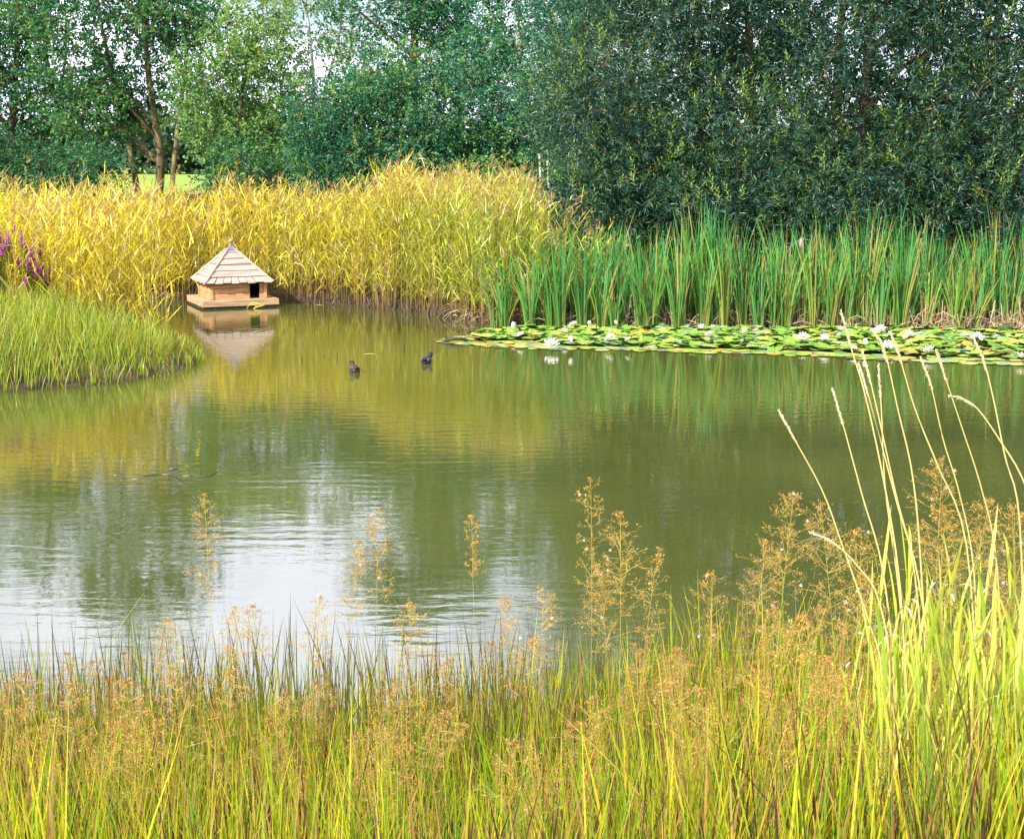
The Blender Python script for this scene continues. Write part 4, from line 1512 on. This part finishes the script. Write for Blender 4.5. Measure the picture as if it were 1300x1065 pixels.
# dark pointed blades standing above the sedge at the waterline
s = Soup()
N = 1250
y = U(4.5, 6.1, N)
x = U(-.38, .38, N) * (y + .3)
x = np.where(U(0, 1, N) < .4, -np.abs(x), x)
z = np.maximum(ground_z(x, y), -.1)
h = U(.60, .92, N)
grass_soup(s, x, y, z, h, (.16, 1.6, .0), U(.0028, .005, N), lerp((.20, .28, .03), (.34, .34, .05), U(0, 1, N)), lerp((.02, .012, .02), (.10, .05, .04), U(0, 1, N)), 6, 2.0)
tag(s.build('dark_tipped_rushes', M_GRASS, kind='stuff'), 'dark tipped rush blades rising above the near sedge', kind='stuff')


# ------------------------------------------------------------------ airy seed panicles
def panicle(seed, L=.34, wmax=.11, stem=.35, dens=1.0, col=((.38, .17, .05), (.74, .52, .12))):
    """an open branching seed head; origin at the foot of the stem"""
    r = np.random.default_rng(seed)
    s = Soup()
    bend = r.uniform(-.09, .09, 2)
    s.tip = bend * (stem + L)
    tot = stem + L

    def axis(v):
        u = v / tot
        return np.stack([bend[0] * u ** 2 * tot, bend[1] * u ** 2 * tot, v], -1)
    vv = np.linspace(0, tot, 12)
    s.tubes(axis(vv)[None], np.linspace(.0016, .0006, 12)[None], np.array((.50, .44, .10)), 4)
    nn = int(11 * dens) + 4
    base, ends, wid = [], [], []
    for i in range(nn):
        f = i / (nn - 1)
        v = stem + L * f ** .9
        nb_ = max(2, int(r.integers(3, 6)))
        for j in range(nb_):
            az = r.uniform(0, 6.28)
            ln_ = wmax * (1 - f) ** .55 * (.55 + .45 * min(f / .3, 1)) * r.uniform(.35, 1.2) + .010
            b = axis(np.array([v]))[0]
            up = r.uniform(.0, 1.1)
            e = b + np.array((math.cos(az), math.sin(az), up)) * ln_ / math.sqrt(1 + up * up)
            base.append(b)
            ends.append(e)
    base, ends = np.array(base), np.array(ends)

    def arcs(b, e, w0):
        m = (b + e) / 2 + r.normal(size=b.shape) * .004
        m[:, 2] += .04 * np.linalg.norm(e - b, axis=1)
        P = np.stack([b, m, e], 1)
        side = nrm(np.cross(e - b, r.normal(size=b.shape)))
        s.ribbons(P, np.broadcast_to(np.array([1, .8, .6]) * w0, (len(b), 3)), side, np.array((.50, .38, .10)))
    arcs(base, ends, .00055)
    k = np.repeat(np.arange(len(base)), 5)
    f = r.uniform(.3, 1, len(k))[:, None]
    b2 = base[k] + (ends[k] - base[k]) * f
    d2 = nrm(nrm(ends[k] - base[k]) + r.normal(size=b2.shape) * .8)
    e2 = b2 + d2 * (np.linalg.norm(ends[k] - base[k], axis=1) * r.uniform(.2, .45, len(k)))[:, None]
    arcs(b2, e2, .0004)
    k = np.repeat(np.arange(len(b2)), 3)
    f = r.uniform(.3, 1.05, len(k))[:, None]
    p = b2[k] + (e2[k] - b2[k]) * f + r.normal(size=(len(k), 3)) * .0022
    dd = nrm(d2[k] + r.normal(size=p.shape) * .6)
    t = r.uniform(0, 1, len(k))[:, None]
    c = np.array(col[0]) * (1 - t) + np.array(col[1]) * t
    c = c * r.uniform(.6, 1.15, (len(k), 1))
    s.leaves(p, dd, nrm(np.cross(dd, r.normal(size=p.shape))), r.uniform(.0035, .0075, len(k)), r.uniform(.002, .0034, len(k)), c)
    return s


M_PAN = leaf_mat('seed_panicle', .3, .02, .5, tcol=(1.15, 1.0, .6))
# prominent ones: (tip px, tip py, distance, panicle length, spread, density, label)
PAN = [(212, 790, 4.9, .24, .11, .8, 'faint seed grass low over the bright water left of the lone tall one'),
       (300, 770, 4.9, .22, .10, .7, 'faint seed grass low over the bright water right of the lone tall one'),
       (405, 760, 4.8, .26, .11, .9, 'reddish seed grass leaning over the water between the lone one and the tall leaning one'),
       (690, 745, 4.7, .24, .10, .8, 'reddish wispy seed grass left of the dense group of seed grasses'),
       (905, 735, 4.5, .24, .10, .8, 'isolated seed grass between the two big clouds of seed grass'),
       (250, 640, 4.9, .36, .085, 1.2, 'tall lone feathery seed grass rising over the bright water on the left'),
       (484, 640, 4.8, .36, .10, 1.0, 'tall leaning feathery seed grass left of the centre of the near bank'),
       (455, 690, 4.7, .26, .07, .8, 'thin seed grass just left of the tall leaning one'),
       (520, 770, 4.5, .22, .10, 1.0, 'low spreading brown seed grass under the tall leaning one'),
       (598, 664, 5.0, .22, .05, .6, 'small sparse seed grass alone against green water in the centre'),
       (640, 760, 4.8, .20, .07, .8, 'short wispy seed grass right of the centre gap'),
       (748, 602, 4.6, .42, .09, .9, 'tallest wiry seed grass with white fluff right of centre'),
       (790, 660, 4.5, .34, .13, 1.3, 'wide branching seed grass right beside the tallest wiry one'),
       (760, 720, 4.6, .28, .12, 1.2, 'dense low seed grass below the tallest wiry one'),
       (832, 690, 4.4, .30, .07, .8, 'slim seed grass leaning right of the wide branching one'),
       (1010, 630, 4.2, .34, .12, 1.3, 'left plant of the big cloud of seed grass before the dark reflection'),
       (1050, 650, 4.1, .36, .14, 1.4, 'middle plant of the big cloud of seed grass before the dark reflection'),
       (1085, 665, 4.0, .34, .12, 1.3, 'right plant of the big cloud of seed grass before the dark reflection'),
       (980, 700, 4.2, .28, .12, 1.2, 'lowest left plant of the big cloud of seed grass'),
       (1205, 590, 3.9, .34, .10, 1.3, 'seed grass behind the bright reed shoots with yellowish tip'),
       (1240, 625, 3.8, .34, .14, 1.4, 'orange brown seed grass cloud near the right edge'),
       (1280, 640, 3.8, .32, .13, 1.4, 'orange brown seed grass at the very right edge'),
       (1190, 640, 3.9, .30, .13, 1.3, 'orange brown seed grass between tall pale stems'),
       (1095, 720, 3.9, .26, .12, 1.2, 'low brown seed grass left of the bright reed shoots')]
for i, (px, py, d, L, wd, dn, lab) in enumerate(PAN):
    tipp = D(px, py, d)
    zb = float(ground_z(tipp[0], d))
    lean = rng.uniform(-.12, .12)
    b = np.array((tipp[0] + lean, d, zb))
    tot = tipp[2] - zb
    s = panicle(100 + i, L, wd, max(tot - L, .1), dn)
    for v in s.v:                             # lean the plant to its tip
        f = (v[:, 2] / tot).clip(0, 1.2)
        v[:, 0] -= (lean + s.tip[0]) * f ** 1.4
    root = thing('seed_grass', lab, 'seed grass', b)
    s.build('panicle', M_PAN, root)
    if wd > .085:
        ws = Soup()
        for q in range(3):
            c = s.v[-1][int(rng.integers(0, len(s.v[-1])))]
            dd = rand_dirs(30)
            ws.leaves(np.tile(c, (30, 1)), dd, nrm(np.cross(dd, rand_dirs(30))), .007, .0012, np.array((.8, .78, .76)))
        ws.build('seed_fluff', M_PETAL, root, 'stuff')

# the low haze of panicles through the sedge: one mass
protos = [panicle(500 + i, rng.uniform(.16, .28), rng.uniform(.06, .11), rng.uniform(.40, .58), .6, ((.34, .13, .045), (.70, .46, .11))) for i in range(8)]
mass = Soup()
NP = 250
for i in range(NP):
    y = rng.uniform(3.1, 5.75)
    x = rng.uniform(-.38, .38) * (y + .3)
    px = 650 + x / y * F_PX
    if 560 < px < 760 and y > 5.2:
        continue
    if i > 190:
        x = rng.uniform(.16, .38) * (y + .3)
    if 560 < px < 980 and y < 5.0 and rng.uniform() < .55:
        continue
    z = max(float(ground_z(x, y)), 0) - .02
    pr = protos[i % 8]
    a = rng.uniform(0, 6.28)
    sc_ = rng.uniform(.85, 1.2) * (1.15 if i > 190 else 1)
    ca_, sa_ = math.cos(a) * sc_, math.sin(a) * sc_
    off = mass.n
    for v, c in zip(pr.v, pr.c):
        t_ = np.stack([v[:, 0] * ca_ - v[:, 1] * sa_ + x, v[:, 0] * sa_ + v[:, 1] * ca_ + y, v[:, 2] * sc_ + z], -1)
        mass.v.append(t_.astype(np.float32))
        mass.c.append(c * np.float32(rng.uniform(.85, 1.1)))
    for q in pr.q:
        mass.q.append(q + off)
    for t in pr.t:
        mass.t.append(t + off)
    mass.n += pr.n
tag(mass.build('seed_haze', M_PAN, kind='stuff'), 'low cloud of tiny brown grass seeds threaded through the near sedge', kind='stuff')

# ------------------------------------------------------------------ tall pale flowering stems on the right
TALL = [([(989, 522), (1010, 560), (1045, 625), (1070, 694), (1100, 780), (1120, 860)], 'tall pale stem leaning furthest left before the dark water'),
        ([(1068, 396), (1080, 440), (1098, 500), (1120, 600), (1140, 720), (1150, 860)], 'tallest pale grass stem with its head against the lily bed'),
        ([(1057, 495), (1072, 545), (1095, 630), (1120, 720), (1135, 860)], 'pale stem with its head just below and left of the tallest stem'),
        ([(1090, 462), (1102, 500), (1122, 575), (1142, 650), (1165, 730), (1180, 860)], 'pale headed stem in the middle of the fan of stems'),
        ([(1095, 447), (1104, 480), (1118, 540), (1138, 630), (1160, 720), (1172, 860)], 'stem with a thick pale head right at the lower edge of the lily bed'),
        ([(1115, 464), (1119, 520), (1124, 620), (1140, 740), (1150, 860)], 'upright pale stem crossing the fan of leaning stems'),
        ([(1108, 420), (1123, 445), (1140, 520), (1158, 600), (1168, 700), (1175, 860)], 'slim stem whose head crosses the lily pads left of the pair'),
        ([(1130, 422), (1141, 450), (1162, 520), (1190, 590), (1225, 680), (1240, 860)], 'slim stem whose head crosses the lily pads and leans to the right edge'),
        ([(1169, 455), (1182, 490), (1198, 560), (1218, 626), (1236, 720), (1240, 860)], 'pale stem rising from behind the bright reed shoots'),
        ([(1189, 445), (1202, 485), (1222, 545), (1246, 620), (1265, 710), (1270, 860)], 'pale stem second from the right edge group'),
        ([(1206, 503), (1222, 506), (1242, 520), (1270, 560), (1300, 612), (1325, 700), (1330, 860)], 'arching stem with a nodding head bending left at the right edge'),
        ([(1236, 430), (1249, 458), (1262, 510), (1276, 580), (1294, 655), (1300, 860)], 'thick pale stem near the right edge with head on the lily pads'),
        ([(1030, 676), (1060, 690), (1090, 720), (1115, 760), (1130, 860)], 'low arching stem with a small drooping pale head')]
for i, (pts, lab) in enumerate(TALL):
    d0 = rng.uniform(3.3, 3.9)
    W3 = [D(a, b, d0 - .25 * j / len(pts)) for j, (a, b) in enumerate(pts)]
    W3.append(W3[-1] + (rng.uniform(-.02, .02), -.03, -.35))
    b = W3[-1].copy()
    P = polyline(W3[::-1], 26) - b
    root = thing('tall_grass', lab, 'grass stem', b)
    s = Soup()
    s.tubes(P[None], np.linspace(.0028, .0013, 26)[None], np.array((.56, .47, .17)) * rng.uniform(.8, 1.05), 5)
    s.build('stem', M_DRY, root)
    s = Soup()
    n = 170
    hl = .095 if i not in (10,) else .08
    seg = np.linalg.norm(P[1:] - P[:-1], axis=1)
    cum = np.concatenate([[0], np.cumsum(seg)])
    t = cum[-1] - hl * U(0, 1, n)
    pos = np.stack([np.interp(t, cum, P[:, q]) for q in range(3)], -1)
    axd = nrm((P[-1] - P[-3])[None])[0]
    dd = nrm(axd + rand_dirs(n) * .55)
    s.leaves(pos, dd, nrm(np.cross(dd, rand_dirs(n))), U(.006, .011, n), .0024, lerp((.50, .38, .24), (.74, .64, .46), U(0, 1, n)))
    s.build('seed_head', M_DRY, root)


# ------------------------------------------------------------------ bright broad-leaved reed shoots, right foreground
def shoot_leaf(i):
    s = Soup()
    K = 9
    u = np.linspace(0, 1, K)
    bend = [.10, .25, .45, .15, .75][i % 5]
    L = 1.0
    P = np.stack([L * (u * .30 + bend * .25 * u ** 2), np.sin(u * 2 + i) * .02, L * (u * .9 - bend * .42 * u ** 2.2)], -1)
    hw = np.interp(u, [0, .15, .4, .75, 1], [.35, .8, 1, .6, .02]) * .0175
    c0 = [(.36, .48, .04), (.50, .52, .07), (.24, .40, .04), (.58, .54, .12), (.42, .52, .05)][i % 5]
    side = np.array([[0, 1., .25]])
    # two halves folded along the midrib
    N_ = nrm(np.cross(np.gradient(P, axis=0), side))
    V = np.stack([P - side * hw[:, None] + N_ * (hw * .35)[:, None], P, P + side * hw[:, None] + N_ * (hw * .35)[:, None]], 1)
    q = []
    for k in range(K - 1):
        for j in range(2):
            a = k * 3 + j
            q.append((a, a + 1, a + 4, a + 3))
    cols = np.repeat((np.array(c0)[None] * (1 - .25 * u[:, None]) + np.array((.70, .58, .20))[None] * .25 * u[:, None]), 3, axis=0)
    s._add(V, cols, quads=np.array(q))
    return s.mesh('leaf', M_GRASS, True)


LEAFM = [shoot_leaf(i) for i in range(5)]
sheaf = [(1105, 740, 3.5), (1130, 700, 3.55), (1165, 690, 3.6), (1195, 705, 3.5), (1215, 680, 3.55), (1245, 700, 3.4), (1270, 690, 3.5), (1295, 705, 3.4), (1150, 760, 3.3), (1185, 780, 3.2),
         (1225, 770, 3.2), (1260, 780, 3.1), (1290, 790, 3.1), (1120, 800, 3.3), (1240, 850, 3.0), (1170, 860, 3.05), (1310, 720, 3.3), (1085, 830, 3.3)]
for i in range(44):
    q = rng.uniform(0, 1)
    sheaf.append((1065 + 250 * q ** .7, rng.uniform(770, 950) - 60 * q, rng.uniform(2.9, 3.5)))
for i, (px, py, d) in enumerate(sheaf):
    tip_ = D(px, py, d)
    zb = float(ground_z(tip_[0], d)) - .02
    Hs = tip_[2] - zb - .12
    b = np.array((tip_[0] + rng.uniform(-.05, .08), d + rng.uniform(-.1, .1), zb))
    root = thing('reed_shoot', 'yellow-green reed shoot with broad pointed leaves in the right foreground', 'reed shoot', b, group='bright reed shoots in the right foreground')
    top = np.array((tip_[0] - b[0], 0, Hs))
    P = polyline([(0, 0, 0), top * .5 + (rng.uniform(-.02, .02), 0, 0), top], 9)
    s = Soup()
    s.tubes(P[None], np.linspace(.0042, .002, 9)[None], np.array((.42, .50, .07)), 6)
    s.build('stem', M_GRASS, root)
    nl = 9
    for j in range(nl):
        f = .25 + .75 * j / (nl - 1)
        p = np.array([np.interp(f * 8, np.arange(9), P[:, q]) for q in range(3)])
        o = link('leaf', LEAFM[(i + j) % 5], root)
        o.location = p
        k = rng.uniform(.20, .32) * (1.0 if j < nl - 1 else .8)
        o.scale = (k * (1 if j < nl - 2 else .6), k * 1.15, k * (1 if j < nl - 2 else 1.2))
        o.rotation_euler = (0, rng.uniform(-.15, .15), j * 2.6 + rng.uniform(-.5, .5) + i)
# curled dry leaves among them
s = Soup()
n = 26
px = U(1060, 1300, n)
py = U(740, 930, n)
for a, b in zip(px, py):
    c = D(a, b, rng.uniform(3.0, 3.5))
    az = rng.uniform(0, 6.28)
    hd = np.array((math.cos(az), math.sin(az), 0))
    L = rng.uniform(.04, .09)
    P = np.array([c + hd * L * u + np.array((0, 0, L * (1.1 * u - 1.5 * u * u))) for u in np.linspace(0, 1, 6)])
    s.ribbons(P[None], np.array([[.001, .003, .0035, .003, .002, .001]]), nrm(np.cross(hd, (0, 0, 1.))[None] + .3), np.array((.52, .40, .28)))
tag(s.build('withered_leaves', M_DRY, kind='stuff'), 'curled pale withered leaves caught among the bright reed shoots', kind='stuff')

# ------------------------------------------------------------------ the banks go on a little beyond the picture
for lab, px, sx in [('dark willow standing just outside the right edge of the view', 1420, 0)]:
    tree('willow_tree', lab, px, 25.4, [(px, 4.4, 25.4, 1.7, 1.4, 2.8), (px - 10, 7.4, 26, 1.7, 1.4, 1.8), (px, 2.0, 24.9, 1.5, 1, 1.0)], 90, (.42, .78), 2600, 13, .12, .024, .35, G_WIL,
         tr=(.16, .06), n_limb=8, leafm=M_WILLOW, spray_len=.46, twigs=100, sq=.8, trunk_back=.9)
for i, px in enumerate(np.arange(1322, 1470, 9)):
    p = W(px, 418 - (i % 3) * 2.6)
    o = link('bulrush_clump', bm_[i % 7])
    tag(o, BL, 'bulrush', BG)
    o.location = (p[0], p[1], 0.0)
    o.rotation_euler = (rng.uniform(-.05, .05), rng.uniform(-.05, .05), rng.uniform(0, 6.28))
    o.scale = (1.05, 1.05, rng.uniform(1.1, 1.75))
s = Soup()
N = 7000
y = U(2.5, 6.9, N)
x = U(.39, .62, N) * (y + .6) * np.where(U(0, 1, N) < .6, 1, -1)
sv_ = sd_pond(x, y)
keep = sv_ > -.25
x, y = x[keep], y[keep]
N = len(x)
z = np.maximum(ground_z(x, y), -.12) - .02
grass_soup(s, x, y, z, .70 * U(.62, 1.15, N), (.26, 1.7, .0), U(.0018, .0045, N), lerp((.05, .07, .010), (.20, .20, .03), U(0, 1, N)), lerp((.24, .34, .02), (.62, .46, .09), U(0, 1, N)), 6, .8)
tag(s.build('sedge', M_GRASS, kind='stuff'), 'golden green sedge on the near bank beyond both edges of the view', kind='stuff')
